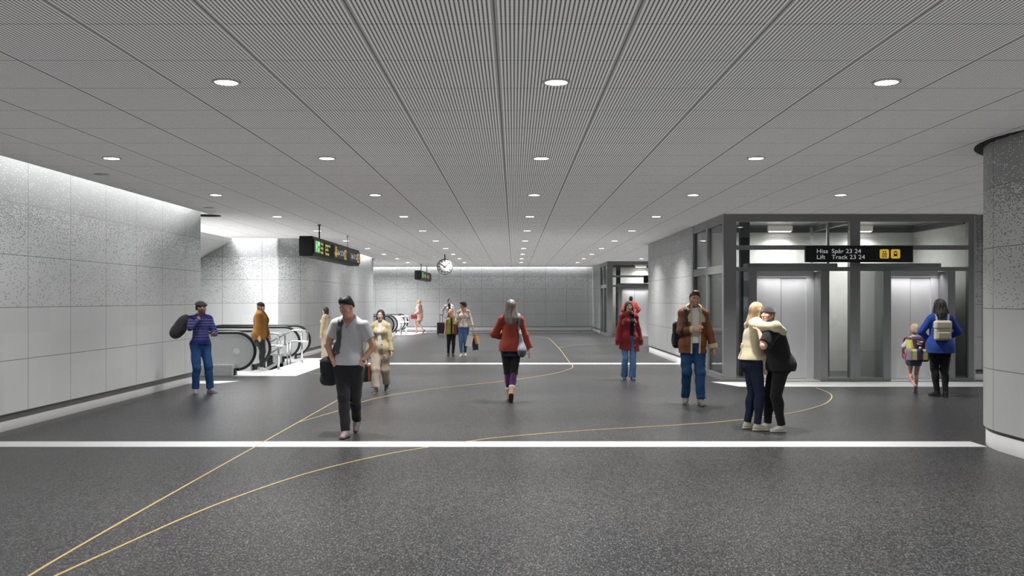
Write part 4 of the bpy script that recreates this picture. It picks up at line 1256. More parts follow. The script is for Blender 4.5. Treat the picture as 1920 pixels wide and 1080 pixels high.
    def pants(self, o=.012, waist=1.03, upto=1.95, r=None, amp=.003, seed=3, kn=None):
        s = self.s; pel = self.J['pel']; g = self.g; fem = self.fem
        fs = [ell(pel * s, (V(.158 + .012 * fem, .112, .13) * V(g, g, 1) + o) * s)]
        for sg in (1, -1): fs.append(ell((pel + V(sg * .075, .055, -.045)) * s, (V(.085, .078, .095) * V(g, g, 1) + o) * s))
        fs.append(cap((pel + V(0, 0, .0)) * s, self.T((0, 0, 1.08)) * s, (.13 * g + o) * s, (.122 * g + o) * s, (0, 1, 0), .78))
        for sd in 'LR': fs += self.leg(sd, o, upto, r)
        f = U(fs, .035 * s)
        if amp: f = folds(f, amp * s, seed, 30, 34)
        wz = waist + self.p['pel'][2]
        return cut(f, lambda P: P[:, 2] - wz * s)
    def skirt(self, top=1.0, hem=.7, r0=.15, r1=.19, o=.02):
        s = self.s; c = self.J['pel']
        f = cap((c * V(1, 1, 0) + V(0, 0, top)) * s, (c * V(1, 1, 0) + V(0, 0, hem - .02)) * s, (r0 * self.g + o) * s, (r1 * self.g + o) * s, (0, 1, 0), .78)
        return cut(f, lambda P: hem * s - P[:, 2], lambda P: P[:, 2] - top * s)
    def shoe(self, sd, col, sole=(.7, .7, .7), boot=0.0, big=1.0, mt='shoe', name='shoe', heel=0.0):
        A, Rf = self.footM(sd); s = self.s * (1 - .06 * self.fem); b = big
        w = lambda x, y, z: A * self.s + Rf @ (V(x, y, z) * s)
        fs = [(cap(w(0, .032, -.048), w(0, -.02, -.045), .036 * s * b, .038 * s * b), .02), (cap(w(0, -.01, -.045), w(0, -.145, -.060), .041 * s * b, .030 * s * b, Rf @ V(0, 0, 1), .85), .02),
              (cap(w(0, .008, -.01), w(0, -.07, -.045), .042 * s * b, .038 * s * b), .02)]
        up = .012 + boot
        if boot: fs.append((cap(w(0, .008, -.02), self.j('an' + sd) + unit(self.J['kn' + sd] - A) * (boot + .06) * s, .046 * s * b, .050 * s * b), .02))
        f = U(fs, .02)
        up_n = unit(self.J['kn' + sd] - A)
        f = cut(f, plane(w(0, 0, 0) + up_n * up * s, up_n), plane(w(0, 0, -.072), Rf @ V(0, 0, -1)))
        so = cut(U([(cap(w(0, .035, -.074), w(0, -.14, -.074), .042 * s * b, .036 * s * b, Rf @ V(0, 0, 1), .5), 0)]), plane(w(0, 0, -.085), Rf @ V(0, 0, -1)), plane(w(0, 0, -.064), Rf @ V(0, 0, 1)))
        def colf(P):
            q = ((P - A * self.s) @ Rf) / s
            c = np.tile(np.array(col, dtype=f32), (len(P), 1)); c[q[:, 2] < -.066] = sole
            return c
        lo = np.minimum(w(-.1, -.25, -.12), w(.1, .12, .1)); pts = np.stack([w(x, y, z) for x in (-.1, .1) for y in (-.22, .1) for z in (-.11, .03)] + [w(0, 0, 0) + up_n * (up + .02) * s + V(dx, dy, 0) for dx in (-.09, .09) for dy in (-.09, .09)])
        o = sdf_obj(name, U([f, (so, 0)], 0.0), pts.min(0), pts.max(0), min(self.h, .008), MT[mt], colf, self.root)
        return o
    # ---- hair
    def hair(self, fs, col, grow=.0, facecut=True, name='hair', groove=.003, gn=60, col2=None, cuts=(), mt='hair', line=.072, fw=.062):
        s = self.s * self.hs
        f = U(fs, .02 * s)
        def gr(P):
            q = self.head_pts(P); a = np.arctan2(q[:, 0], q[:, 1] + .02)
            return f(P) + groove * s * np.sin(a * gn + np.sin(q[:, 2] * 30) * 1.2)
        g = gr if groove else f
        cs = list(cuts)
        if facecut:
            fcut = U([ell(self.H(0, -.115, -.045), self.Hr((fw, .085, line + .045)), self.Rh)])
            g = sub(g, fcut)
        if cs: g = cut(g, *cs)
        c1 = np.array(col, dtype=f32); c2 = np.array(col2, dtype=f32) if col2 is not None else c1
        def colf(P):
            q = self.head_pts(P); a = np.arctan2(q[:, 0], q[:, 1] + .02); t = np.clip(.45 + .28 * np.sin(a * 5 + 1.3 + np.sin(q[:, 2] * 9)) + .2 * np.sin(a * 13 + np.sin(q[:, 2] * 15) * 1.5) + .14 * np.sin(a * 41), 0, 1)[:, None]
            return c1 * (1 - t) + c2 * t
        J = self.j('hd'); m = .48 * s
        return sdf_obj(name, g, J - V(.26, .28, m), J + V(.26, .28, .24), self.h if self.h > .006 else .005, MT[mt], colf, self.root)
    def scalp(self, o=.014, k=.02): return [self.hel((0, .018, .034), (.072 + o, .090 + o, .084 + o), k), self.hel((0, .035, -.01), (.066 + o, .07 + o, .075 + o), k)]
    def hplane(self, p, n): return plane(self.H(*p), self.Rh @ V(*n))
    def hcap(self, a, b, ra, rb, k=.02, u=None, sc=1.0):
        s = self.s * self.hs
        return (cap(self.H(*a), self.H(*b), ra * s, rb * s, None if u is None else self.Rh @ V(*u), sc), k * s)
    def world(self, p):
        """person space (metres) -> world"""
        v = Matrix.Rotation(R(self.yaw), 3, 'Z') @ Vector([float(x) for x in p]); return v + self.pos
    def local(self, wp):
        return V(*(Matrix.Rotation(R(-self.yaw), 3, 'Z') @ (Vector(wp) - self.pos)))

def snap(f, pts, o=.006, it=6):
    """move points onto the surface f = o"""
    dn = []
    for a, b in zip(pts[:-1], pts[1:]):
        a = np.asarray(a, dtype=f32); b = np.asarray(b, dtype=f32)
        dn += [a + (b - a) * t for t in (0, .25, .5, .75)]
    Pp = np.array(dn + [pts[-1]], dtype=f32)
    for _ in range(it):
        d = f(Pp); g = np.stack([(f(Pp + e) - f(Pp - e)) / .008 for e in (V(.004, 0, 0), V(0, .004, 0), V(0, 0, .004))], 1)
        g /= np.maximum(np.linalg.norm(g, axis=1, keepdims=True), 1e-6)
        Pp = Pp - np.clip(d - o, -.06, .06)[:, None] * g
    return [tuple(float(c) for c in p) for p in Pp]

class Bag:
    """a carried thing, modelled in its carrier's space (metres) but standing on its own in the scene"""
    def __init__(self, q, name, label, cat, base, group=None):
        self.q = q; self.base = Vector([float(b) for b in base])
        self.e = empty(name, q.world(self.base), R(q.yaw), label, cat, group)
    def _in(self, o, parent=None):
        if parent is None: o.parent = self.e; o.location = -self.base
        else: o.parent = parent
        return o
    def sdf(self, name, f, lo, hi, mt, col, h=None, parent=None, sm=1):
        return self._in(sdf_obj(name, f, lo, hi, h or min(self.q.h, .008), MT[mt], col, None, sm), parent)
    def tube(self, name, path, r, mt, flat=1.0, n=10, parent=None, smooth=True, wide=(1, 0, 0)):
        b = MB(); p = [Vector(x) for x in path]
        if smooth: p = smooth_path(p, 5)
        b.tube(p, r, n, flat=flat, wide=wide if flat < .9 else None); return self._in(b.build(name, mt), parent)
    def mb(self, name, b, mt, parent=None): return self._in(b.build(name, mt), parent)
# ------------------------------------------------------------------ the people
def band_cols(q, base, stripe, z0, z1, pitch, frac):
    base = np.array(base, dtype=f32); stripe = np.array(stripe, dtype=f32)
    def f(P):
        z = q.Tinv(P)[:, 2]; c = np.tile(base, (len(P), 1))
        m = (z > z0) & (z < z1) & (((z - z0) / pitch) % 1 < frac); c[m] = stripe; return c
    return f
def two_shoes(q, col, **k):
    for sd in 'LR': q.shoe(sd, col, **k)
def strap_mat(name, col, r=.7): return mat(name, col, r, noise=.15, nscale=60)
MT['strap_black'] = strap_mat('black_webbing', (.025, .026, .03))
MT['strap_dark'] = strap_mat('dark_grey_webbing', (.06, .06, .075))
MT['strap_brown'] = strap_mat('brown_strap', (.28, .10, .04))
MT['strap_cream'] = strap_mat('cream_strap', (.70, .64, .52))
MT['strap_grey'] = strap_mat('grey_strap', (.20, .21, .24))

# 1 man with the holdall ---------------------------------------------------------------
def man_holdall():
    q = Person('bearded man in a striped blue sweater and jeans carrying a holdall over his shoulder', 377, 737, 38, 1.67, skin=(.62, .38, .29), girth=.96,
               pose=dict(aL=(.15, -.07, .085), aR=(-.10, .02, .085), toeL=34, toeR=-18, wL=(.12, -.31, 1.12), elL=(.5, .5, -.6), wR=(-.10, -.17, 1.43), elR=(-.75, -.15, -.7),
                         hdL=(-.1, -1, .05), hnL=(-.5, 0, .8), hdR=(.25, .75, .35), hnR=(.2, .1, -1), cuL=50, cuR=70, hy=34, hp=4, pel=(-.01, 0, 0)),
               face=dict(beard=(.10, .06, .04), ba=.8))
    q.body()
    f = q.top(o=.013, hem=.93, hemr=.155, upto=1.93, nr=.066, amp=.006, seed=4)
    q.add('sweater', f, 'cloth', band_cols(q, (.040, .050, .235), (.19, .19, .34), 1.03, 1.42, .052, .34))
    q.add('jeans', q.pants(o=.014, upto=1.98, amp=.006, r=[.086, .062, .059, .052]), 'denim', lambda P: np.tile(V(.040, .105, .27), (len(P), 1)) * (1 + .35 * np.exp(-((P[:, 2] - .62) / .16) ** 2))[:, None])
    two_shoes(q, (.42, .40, .44), sole=(.75, .73, .72))
    q.hair(q.scalp(.008), (.05, .035, .03), line=.10, cuts=[q.hplane((0, .03, -.03), (0, -.6, -1))])
    # soft grey cap
    capf = U([q.hel((0, .022, .048), (.090, .112, .078)), q.hel((0, -.075, .058), (.062, .045, .018))], .03 * q.s)
    q.hair([(capf, 0)], (.13, .11, .11), facecut=False, name='cap', groove=0, cuts=[q.hplane((0, 0, .036), (0, .12, -1))], mt='cloth')
    # holdall hanging down behind the right shoulder
    c = V(-.33, .10, 1.235); d = unit(V(-.40, .20, -.62)); n = V(.75, .35, -.1)
    Fm = frame(d, n)
    b = Bag(q, 'holdall', 'dark grey holdall slung over the shoulder of the striped-sweater man', 'bag', c)
    L = .11
    body = U([(cap(c - d * L, c + d * L, .105, .122, Fm[:, 1], .9), .02), (ell(c + d * .17, (.10, .09, .08)), .05)], .03)
    b.sdf('bag_body', folds(body, .012, 3, 22, 18), c - .5, c + .5, 'cloth', (.075, .068, .075))
    pk = cut(off(body, .010), lambda P: np.abs((P - c) @ d + .05) - .09, lambda P: -((P - c) @ Fm[:, 1]) - .03 * -1)
    b.sdf('side_pocket', pk, c - .4, c + .4, 'cloth', (.085, .08, .09))
    hR = q.j('wrR')
    b.tube('carry_strap', [c - d * .17 + V(0, -.03, .03), hR + V(-.08, .06, .05), hR + V(.0, -.01, .055), hR + V(.05, -.02, .02)], .017, MT['strap_black'], .35)
    # phone
    t, dd, nn, ss = q.tips['L']
    ph = Bag(q, 'phone', 'dark phone held out in the hand of the holdall man', 'phone', t)
    m = MB(); Mx = Matrix(np.stack([ss, nn, dd], 1).tolist()).to_4x4(); Mx.translation = Vector([float(x) for x in t])
    m.box(-.035, .035, -.004, .005, -.05, .085, .003, M=Mx); ph.mb('case', m, MT['black'])
    return q
man_holdall()

# 2 woman in tan jacket ----------------------------------------------------------------
def woman_tan():
    q = Person('stout woman in a tan jacket and black beanie standing by the escalators', 489, 694.5, 86, 1.64, fem=1, girth=1.28, skin='pale',
               pose=dict(aL=(.09, .06, .085), aR=(-.09, -.05, .085), wL=(.25, -.14, .84), wR=(-.27, -.06, .80), hp=0, elL=(.3, .9, 0), cuL=25, cuR=30))
    q.body()
    q.add('tunic', cut(U([q.top(o=.012, hem=.62, hemr=.19, upto=0, neck='crew', amp=.004, low=False)], 0), lambda P: (.52 + .55 * (P[:, 1] / q.s + .12)) * q.s - P[:, 2]), 'cloth', (.062, .062, .066))
    f = q.top(o=.036, hem=.80, hemr=.205, upto=1.9, sle=.022, amp=.006, seed=9, nr=.07)
    f = sub(f, q.opening(w0=.035, wb=.10, zb=.8, depth=-.06))
    q.add('jacket', f, 'cloth', (.30, .135, .028))
    q.add('jacket_collar', q.collar(r=.083, t=.014, z=.02, gap=30, wide=.028), 'cloth', (.28, .125, .026))
    q.add('leggings', q.pants(o=.010, upto=1.97, amp=.002), 'cloth', (.035, .035, .037))
    two_shoes(q, (.62, .61, .60), sole=(.8, .8, .8))
    q.hair(q.scalp(.006) + [q.hcap((sg * .062, .0, -.02), (sg * .075, -.06, -.25), .032, .022) for sg in (1, -1)] + [q.hcap((0, .06, -.03), (0, .08, -.20), .07, .06, u=(0, 1, 0), sc=.6)], (.24, .16, .085), col2=(.34, .23, .12))
    q.hair([q.hel((0, .022, .046), (.090, .110, .088)), q.hel((0, .02, .03), (.092, .112, .03))], (.022, .022, .024), facecut=False, name='beanie', groove=.002, gn=50, cuts=[q.hplane((0, 0, .028), (0, .30, -1))], mt='fleece')
woman_tan()

# 3 and 5 women in beige blazers -------------------------------------------------------
def blazer(label, px, py, yaw, h, pose, seed, front):
    q = Person(label, px, py, yaw, h, fem=1, girth=.97, skin=(.68, .45, .35), pose=pose, face=dict(smile=.4, lip=(.50, .20, .18)))
    q.body()
    q.add('top', q.top(o=.010, hem=.95, upto=0, neck='crew', nr=.058, amp=.002, low=False), 'cloth', (.66, .63, .60))
    f = q.top(o=.022, hem=.755, hemr=.165, upto=1.97, slo=.018, sle=.024, amp=.005, seed=seed, nr=.066)
    f = sub(f, q.opening(w0=.045, wb=.075, zb=.76, zt=1.42, depth=-.03))
    q.add('blazer', f, 'cloth', (.50, .43, .27))
    # lapels
    lap = cut(off(q.top(o=.022, hem=.755, hemr=.165, upto=0, amp=0, nr=.058), .007), lambda P: .045 * q.s - np.abs(q.Tinv(P)[:, 0]) , lambda P: np.abs(q.Tinv(P)[:, 0]) - (.045 + .30 * np.maximum(q.Tinv(P)[:, 2] - 1.12, 0)), lambda P: q.Tinv(P)[:, 1] + .01, lambda P: 1.12 - q.Tinv(P)[:, 2])
    q.add('lapel', lap, 'cloth', (.52, .45, .29))
    q.add('trousers', q.pants(o=.020, upto=1.90, r=[.090, .074, .070, .060], amp=.009, seed=seed + 1), 'cloth', (.46, .39, .31))
    bl = cut(off(q.pants(o=.022, waist=1.06, amp=0), .004), lambda P: (1.0 + pose.get('pel', (0, 0, 0))[2]) * q.s - P[:, 2], lambda P: P[:, 2] - (1.035 + pose.get('pel', (0, 0, 0))[2]) * q.s)
    q.add('belt', bl, 'leather', (.03, .025, .03))
    two_shoes(q, (.06, .06, .065), sole=(.65, .65, .65))
    q.hair(q.scalp(.012) + [q.hcap((sg * .070, .015, .02), (sg * .085, .01, -.30), .024, .026) for sg in (1, -1)] + [q.hcap((0, .06, .0), (0, .085, -.31), .08, .08, u=(0, 1, 0), sc=.5)], (.030, .026, .026), col2=(.06, .055, .055), groove=.0015, gn=90, fw=.062, line=.105)
    return q
blazer('long-haired woman in a beige blazer facing away left, half hidden behind the grey t-shirt man', 611, 678, -105, 1.50,
       dict(aL=(.08, .10, .085), aR=(-.08, -.12, .085), wL=(.25, -.05, .85), wR=(-.25, -.0, .85), hp=2), 21, False)
def woman_blazer():
    q = blazer('smiling woman in an open beige blazer walking with a rust red handbag', 713, 736, -4, 1.53,
           dict(aL=(.07, .30, .15), aR=(-.055, -.17, .085), piL=28, toeL=0, toeR=-12, wL=(.26, -.08, .83), wR=(-.25, -.04, .86), pel=(.01, 0, -.012), hdR=(0, 0, -1), hnR=(1, 0, 0), cuR=75, hp=2), 31, True)
    W = q.j('wrR'); c = W + V(-.02, .0, -.40)
    b = Bag(q, 'handbag', 'rust red handbag with black sides carried by the beige blazer woman', 'bag', c - V(0, 0, .15))
    Rm = rot('Z', 62)
    f = cut(rbox(c, (.17, .075, .15), .02, Rm), lambda P: np.abs((P - c) @ Rm[:, 0]) - (.165 - .22 * (P[:, 2] - c[2])))
    def colf(P):
        x = (P - c) @ Rm[:, 0]; k = np.tile(V(.30, .085, .05), (len(P), 1)); k[x < -.06] = V(.015, .012, .014); return k
    b.sdf('bag_body', f, c - .3, c + .3, 'leather', colf, .006)
    for sg in (1, -1):
        o_ = Rm[:, 1] * .05 * sg
        b.tube('handle', [c + o_ - Rm[:, 0] * .07 + V(0, 0, .14), c + o_ * .8 - Rm[:, 0] * .06 + V(0, 0, .24), W + V(0, 0, -.075) + o_ * .1, c + o_ * .8 + Rm[:, 0] * .06 + V(0, 0, .24), c + o_ + Rm[:, 0] * .07 + V(0, 0, .14)], .008, strap_mat('rust_handle', (.25, .07, .05)))
woman_blazer()

# 4 young man in grey t-shirt ------------------------------------------------------------
def man_tee():
    q = Person('young man in a grey v-neck t-shirt and black trousers looking down while walking', 648, 817, -6, 1.755, skin=(.58, .335, .24), girth=1.03,
               pose=dict(pel=(.045, .03, -.018), side=1, lean=3, twist=-4, aR=(.050, -.16, .085), aL=(.045, .34, .17), piL=38, toeL=4, toeR=-2, knL=(.1, -1, 0), shL=-.01,
                         wL=(.212, -.05, .915), wR=(-.135, -.05, .905), elL=(.9, .35, 0), elR=(-.9, .35, 0), hdL=(-.30, .04, -.95), hnL=(-.5, .8, .1), hdR=(.30, .04, -.95), hnR=(.5, .8, .1), cuL=10, cuR=10,
                         hy=-26, hp=24, hr=-4), face=dict(lip=(.42, .19, .15), brow=(.02, .015, .015), look=-.002, lid=.45))
    q.body()
    f = q.top(o=.013, hem=.885, hemr=.166, upto=.62, slo=.020, neck='v', nr=.066, vdepth=.075, amp=.006, seed=5)
    q.add('t_shirt', f, 'cloth', (.50, .505, .53), h=.0058)
    tf = q.pants(o=.010, upto=1.99, amp=.004, seed=8, r=[.094, .064, .060, .047])
    pk = []
    for sd in 'LR':
        W = q.j('wr' + sd); d = unit(q.p['hd' + sd]); pk.append((cap(W + d * .075, W + d * .16, .046, .042, q.p['hn' + sd], .6), .04))
    tf = U([tf] + pk, .03); q.add('trousers', tf, 'cloth', (.020, .020, .023))
    two_shoes(q, (.24, .19, .20), sole=(.035, .03, .03))
    q.hair(q.scalp(.009) + [q.hel((0.01, -.020, .098), (.060, .056, .042), .03), q.hel((0, .02, .10), (.066, .08, .040), .03)], (.014, .013, .016), cuts=[q.hplane((0, .035, .0), (0, -.75, -1))], groove=.0016, gn=44, line=.120, fw=.074)
    wl, el = q.J['wrL'], q.J['elL']; d = unit(wl - el)
    m = MB(); M = Matrix(frame(d, (1, 0, 0)).tolist()).to_4x4(); M.translation = Vector([float(x) for x in (wl - d * .03) * q.s])
    m.lathe([(.027, -.011), (.033, -.008), (.033, .008), (.027, .011)], n=20, M=M)
    m.lathe([(0, 0), (.021, 0), (.021, .008), (0, .009)], n=18, M=M @ Matrix.Translation((.031, 0, 0)) @ Matrix.Rotation(R(90), 4, 'Y'))
    tag(m.build('wristwatch', MT['black'], q.root), 'black wristwatch')
    wr, er = q.J['wrR'], q.J['elR']; d = unit(wr - er)
    m = MB(); M = Matrix(frame(d, (1, 0, 0)).tolist()).to_4x4(); M.translation = Vector([float(x) for x in (wr - d * .02) * q.s])
    for k in (-.008, .006): m.lathe([(.030, k - .004), (.034, k), (.030, k + .004)], n=18, M=M)
    tag(m.build('bracelet', strap_mat('brown_cord', (.10, .03, .02)), q.root), 'brown cord bracelet')
    # shoulder bag
    c = V(-.245, .11, .80)
    b = Bag(q, 'shoulder_bag', 'black shoulder bag hanging at the side of the grey t-shirt man', 'bag', c - V(0, 0, .17))
    bf = folds(U([rbox(c, (.085, .19, .165), .05, rot('Z', 10)), (ell(c + V(0, 0, -.08), (.10, .19, .10)), .04)], .03), .008, 2)
    b.sdf('bag_body', bf, c - .35, c + .35, 'cloth', (.018, .019, .022))
    fl = cut(off(bf, .009), lambda P: (c[2] - .02) - P[:, 2], lambda P: P[:, 0] - (c[0] + .03))
    b.sdf('flap', fl, c - .35, c + .35, 'cloth', (.026, .027, .031))
    S = q.j('shR'); tw = U([f, off(q.top(o=.013, hem=.885, upto=.62, slo=.02, neck=None, amp=0), -.002)], 0)
    pts = [c + V(.06, -.05, .26)] + snap(tw, [S + V(.030, -.12, -.36), S + V(.045, -.13, -.26), S + V(.062, -.13, -.14), S + V(.075, -.08, -.03), S + V(.08, .0, .04), S + V(.07, .08, .0), S + V(.05, .12, -.12)], .008)
    b.tube('strap', [c + V(.03, -.10, .12)] + pts + [c + V(.05, .13, .30), c + V(.0, .15, .14)], .034, MT['strap_dark'], .22)
man_tee()

# 6 far woman in pink coat ------------------------------------------------------------
def woman_pink():
    q = Person('blonde woman in a pale pink coat walking in high heels near the far wall', 786, 625, -108, 1.70, fem=1, girth=.93, skin=(.66, .36, .27),
               pose=dict(aL=(.05, -.10, .14), aR=(-.05, .22, .17), piL=35, piR=52, wL=(.20, -.16, 1.02), wR=(-.22, .02, .88), elL=(.4, .8, -.2)))
    q.body()
    f = q.top(o=.030, hem=.66, hemr=.19, upto=1.9, amp=.005, seed=12, nr=.066)
    q.add('coat', f, 'cloth', (.66, .42, .36))
    q.add('skirt', q.skirt(1.0, .63, .14, .17, .012), 'cloth', (.32, .06, .05))
    two_shoes(q, (.50, .26, .18), sole=(.12, .05, .03))
    q.hair(q.scalp(.016) + [q.hel((0, .10, .03), (.045, .04, .045))], (.50, .31, .13), col2=(.62, .42, .2), cuts=[q.hplane((0, .05, -.06), (0, -.3, -1))])
    c = V(.20, -.20, .84)
    b = Bag(q, 'handbag', 'small red handbag carried by the woman in the pink coat', 'bag', c - V(0, 0, .10))
    b.sdf('bag_body', rbox(c, (.055, .15, .115), .03), c - .25, c + .25, 'leather', (.22, .032, .03))
    b.tube('strap', [c + V(0, -.10, .1), c + V(.0, -.05, .2), c + V(.0, .05, .2), c + V(0, .10, .1)], .010, strap_mat('red_strap', (.25, .03, .03)))
woman_pink()

# 7 woman with suitcase ---------------------------------------------------------------
def woman_case():
    q = Person('woman in a long light grey coat pulling a suitcase, behind the olive-vest child', 842, 628, 12, 1.72, fem=1, girth=.96, skin=(.42, .25, .19),
               pose=dict(aL=(.06, -.12, .085), aR=(-.06, .15, .10), wR=(-.29, .06, .98), wL=(.26, .0, .85), elR=(-.5, .7, 0)))
    q.body()
    q.add('turtleneck', q.top(o=.010, hem=.94, upto=0, neck='high', amp=.002, low=False), 'cloth', (.016, .016, .02))
    f = q.top(o=.030, hem=.45, hemr=.20, upto=1.95, sle=.022, amp=.006, seed=14, nr=.066)
    q.add('coat', sub(f, q.opening(w0=.05, wb=.13, zb=.45, depth=.0)), 'cloth', (.52, .51, .53))
    q.add('jeans', q.pants(o=.012, upto=1.97), 'denim', (.12, .14, .22))
    two_shoes(q, (.03, .03, .03), sole=(.05, .05, .05))
    q.hair(q.scalp(.012) + [q.hel((0, .035, .128), (.046, .044, .036))], (.012, .010, .009), cuts=[q.hplane((0, .05, -.05), (0, -.3, -1))])
    W = q.j('wrR'); c = V(W[0] - .06, W[1] + .30, .33)
    b = Bag(q, 'suitcase', 'dark plum wheeled suitcase pulled by the woman in the grey coat', 'suitcase', (c[0], c[1], 0))
    b.sdf('shell', rbox(c, (.20, .13, .27), .05), c - .35, c + .35, 'leather', (.035, .022, .028), .009)
    m = MB()
    for sx in (-.06, .06): m.tube([(c[0] + sx, c[1] - .08, .58), (c[0] + sx, c[1] - .08, .95)], .010, 8)
    m.tube([(c[0] - .08, c[1] - .08, .96), (c[0] + .08, c[1] - .08, .96)], .016, 8); b.mb('pull_handle', m, MT['black'])
    for sx in (-.15, .15):
        m = MB(); m.tube([(c[0] + sx - .02, c[1], .035), (c[0] + sx + .02, c[1], .035)], .035, 14); b.mb('wheel', m, MT['rubber'])
woman_case()

# 8 child in olive vest, 9 floral blouse ------------------------------------------------
def pair():
    w = Person('short-haired woman in a cream floral blouse and blue jeans holding a child by the hand', 869, 668.5, -4, 1.65, fem=1, girth=.92, skin=(.62, .35, .25),
               pose=dict(aL=(.035, .12, .10), aR=(-.05, -.14, .085), toeL=14, toeR=-10, piL=8, wR=(-.265, -.06, .83), wL=(.33, -.03, .78), elL=(.6, .8, 0), hdR=(-.1, -.1, -1), hnR=(.6, .5, 0), hdL=(.1, 0, -1), hnL=(-1, 0, 0), cuL=80, hy=-48, hp=4, twist=2),
               face=dict(smile=.5))
    w.body()
    rs = np.random.RandomState(7); dots = rs.uniform(-1, 1, (150, 3)) * V(.38, .0, .30) + V(0, 0, 1.18); dc = np.array([(.45, .08, .07), (.20, .22, .10), (.55, .22, .16), (.16, .08, .07)])[rs.randint(0, 4, 150)]; dr = rs.uniform(.012, .026, 150)
    def floral(P):
        q = P / w.s; c = np.tile(V(.70, .64, .57), (len(P), 1))
        for k in range(150):
            m = (((q - dots[k].astype(f32)) * V(1, 0, 1)) ** 2).sum(1) < (dr[k] * .8) ** 2; c[m] = dc[k]
        return c
    f = w.top(o=.013, hem=.93, hemr=.158, upto=1.55, slo=.014, sle=.024, neck='v', nr=.062, vdepth=.09, amp=.006, seed=17)
    w.add('blouse', f, 'cloth', floral)
    w.add('jeans', w.pants(o=.009, upto=1.88, amp=.003), 'denim', lambda P: np.tile(V(.065, .12, .225), (len(P), 1)) * (1 + .3 * np.exp(-((P[:, 2] - .62) / .14) ** 2))[:, None])
    two_shoes(w, (.72, .64, .58), sole=(.75, .70, .66))
    w.hair(w.scalp(.020) + [w.hel((.0, -.045, .095), (.075, .06, .035)), w.hel((0, .06, .0), (.085, .07, .08))], (.045, .025, .022), col2=(.09, .055, .05), cuts=[w.hplane((0, .05, -.065), (0, -.25, -1))], groove=.006, gn=16)
    k = Person('child in an olive vest and black trousers looking up at the floral-bloused woman', 846, 667.5, 10, 1.34, kid=1, hs=1.22, skin=(.68, .40, .28), girth=1.0,
               pose=dict(aL=(.07, -.03, .085), aR=(-.11, .06, .085), toeL=5, toeR=-14, hy=42, hp=-8, wR=(-.26, -.02, .88), elL=(.4, .8, -.2)))
    # her left hand reaches the woman's right hand
    tgt = k.local(w.world(w.j('wrR') + V(-.02, -.02, -.10))) / k.s
    k.J['elL'], k.J['wrL'] = ik(k.J['shL'], tgt + V(-.03, 0, -.03), .29, .255, (.5, .8, -.3))
    k.p.update(hdL=(.35, -.2, -1), hnL=(1, .3, 0), cuL=50)
    k.body()
    k.add('t_shirt', k.top(o=.008, hem=.9, upto=.4, amp=.002, low=False), 'cloth', (.018, .018, .018))
    f = k.top(o=.026, hem=.86, hemr=.185, upto=.75, slo=.022, amp=.005, seed=19, nr=.064)
    k.add('vest', sub(f, k.opening(w0=.035, wb=.022, zb=.86, depth=-.02)), 'cloth', (.27, .25, .065))
    for sx in (.085, -.085):
        pk = cut(off(f, .006), lambda P, sx=sx: np.abs(k.Tinv(P)[:, 0] - sx) - .045, lambda P: np.abs(k.Tinv(P)[:, 2] - 1.25) - .05, lambda P: k.Tinv(P)[:, 1])
        k.add('chest_pocket', pk, 'cloth', (.24, .22, .055))
    k.add('trousers', k.pants(o=.012, upto=1.9, amp=.004), 'cloth', (.016, .015, .016))
    two_shoes(k, (.10, .06, .045), sole=(.03, .02, .02), boot=.09, big=1.08)
    k.hair(k.scalp(.012) + [k.hel((-.0, .03, .13), (.045, .045, .035)), k.hel((.0, -.04, .10), (.06, .04, .03))], (.50, .23, .085), col2=(.66, .34, .15), cuts=[k.hplane((0, .05, -.04), (0, -.4, -1))], groove=.005, gn=18)
    # bags
    S = w.j('shR'); c = V(S[0] - .09, .06, .82)
    b = Bag(w, 'shoulder_bag', 'brown leather shoulder bag of the woman in the floral blouse', 'bag', c - V(0, 0, .17))
    b.sdf('bag_body', rbox(c, (.06, .15, .17), .04), c - .3, c + .3, 'leather', (.13, .03, .025))
    pts = snap(f, [S + V(.04, -.12, -.25), S + V(.05, -.12, -.1), S + V(.05, 0, .06), S + V(.05, .10, -.08)], .008)
    b.tube('strap', [c + V(.02, -.11, .15)] + pts + [c + V(.02, .11, .15)], .014, MT['strap_brown'], .4)
    T = w.tips['L'][0] + V(0, 0, -.02)
    def paper_bag(nm, lab, cx, cy, top, wd, dp, ht, rz, col, tilt, drop=.16):
        base = V(cx, cy, top - ht)
        bg = Bag(w, nm, lab, 'shopping bag', base, 'paper shopping bags in one hand')
        m = MB(); M = Matrix.Translation((cx, cy, top)) @ Matrix.Rotation(R(tilt), 4, 'Y') @ Matrix.Rotation(R(rz), 4, 'Z')
        for args in ((-wd, wd, -dp, -dp + .003, -ht, 0), (-wd, wd, dp - .003, dp, -ht, 0), (-wd, -wd + .003, -dp, dp, -ht, 0), (wd - .003, wd, -dp, dp, -ht, 0), (-wd, wd, -dp, dp, -ht, -ht + .003)): m.box(*args, M=M)
        mm = mat(nm + '_paper', col, .6, noise=.04)
        bg.mb('bag_body', m, mm)
        for sg in (1, -1):
            p = [M @ Vector((-wd * .5, sg * dp * .9, -.01)), M @ Vector((-wd * .42, sg * dp * .8, .05)), Vector(T.tolist()) + Vector((0, sg * .01, -.005)), M @ Vector((wd * .42, sg * dp * .8, .05)), M @ Vector((wd * .5, sg * dp * .9, -.01))]
            bg.tube('cord_handle', p, .004, mm)
    paper_bag('shopping_bag', 'white paper shopping bag hanging from the hand of the floral-bloused woman', T[0] - .055, T[1] - .05, T[2] - .12, .085, .06, .32, 25, (.70, .66, .64), 12)
    paper_bag('shopping_bag', 'brown paper shopping bag, outermost in the hand of the floral-bloused woman', T[0] + .10, T[1] - .01, T[2] - .12, .05, .05, .25, 50, (.50, .27, .10), -14)
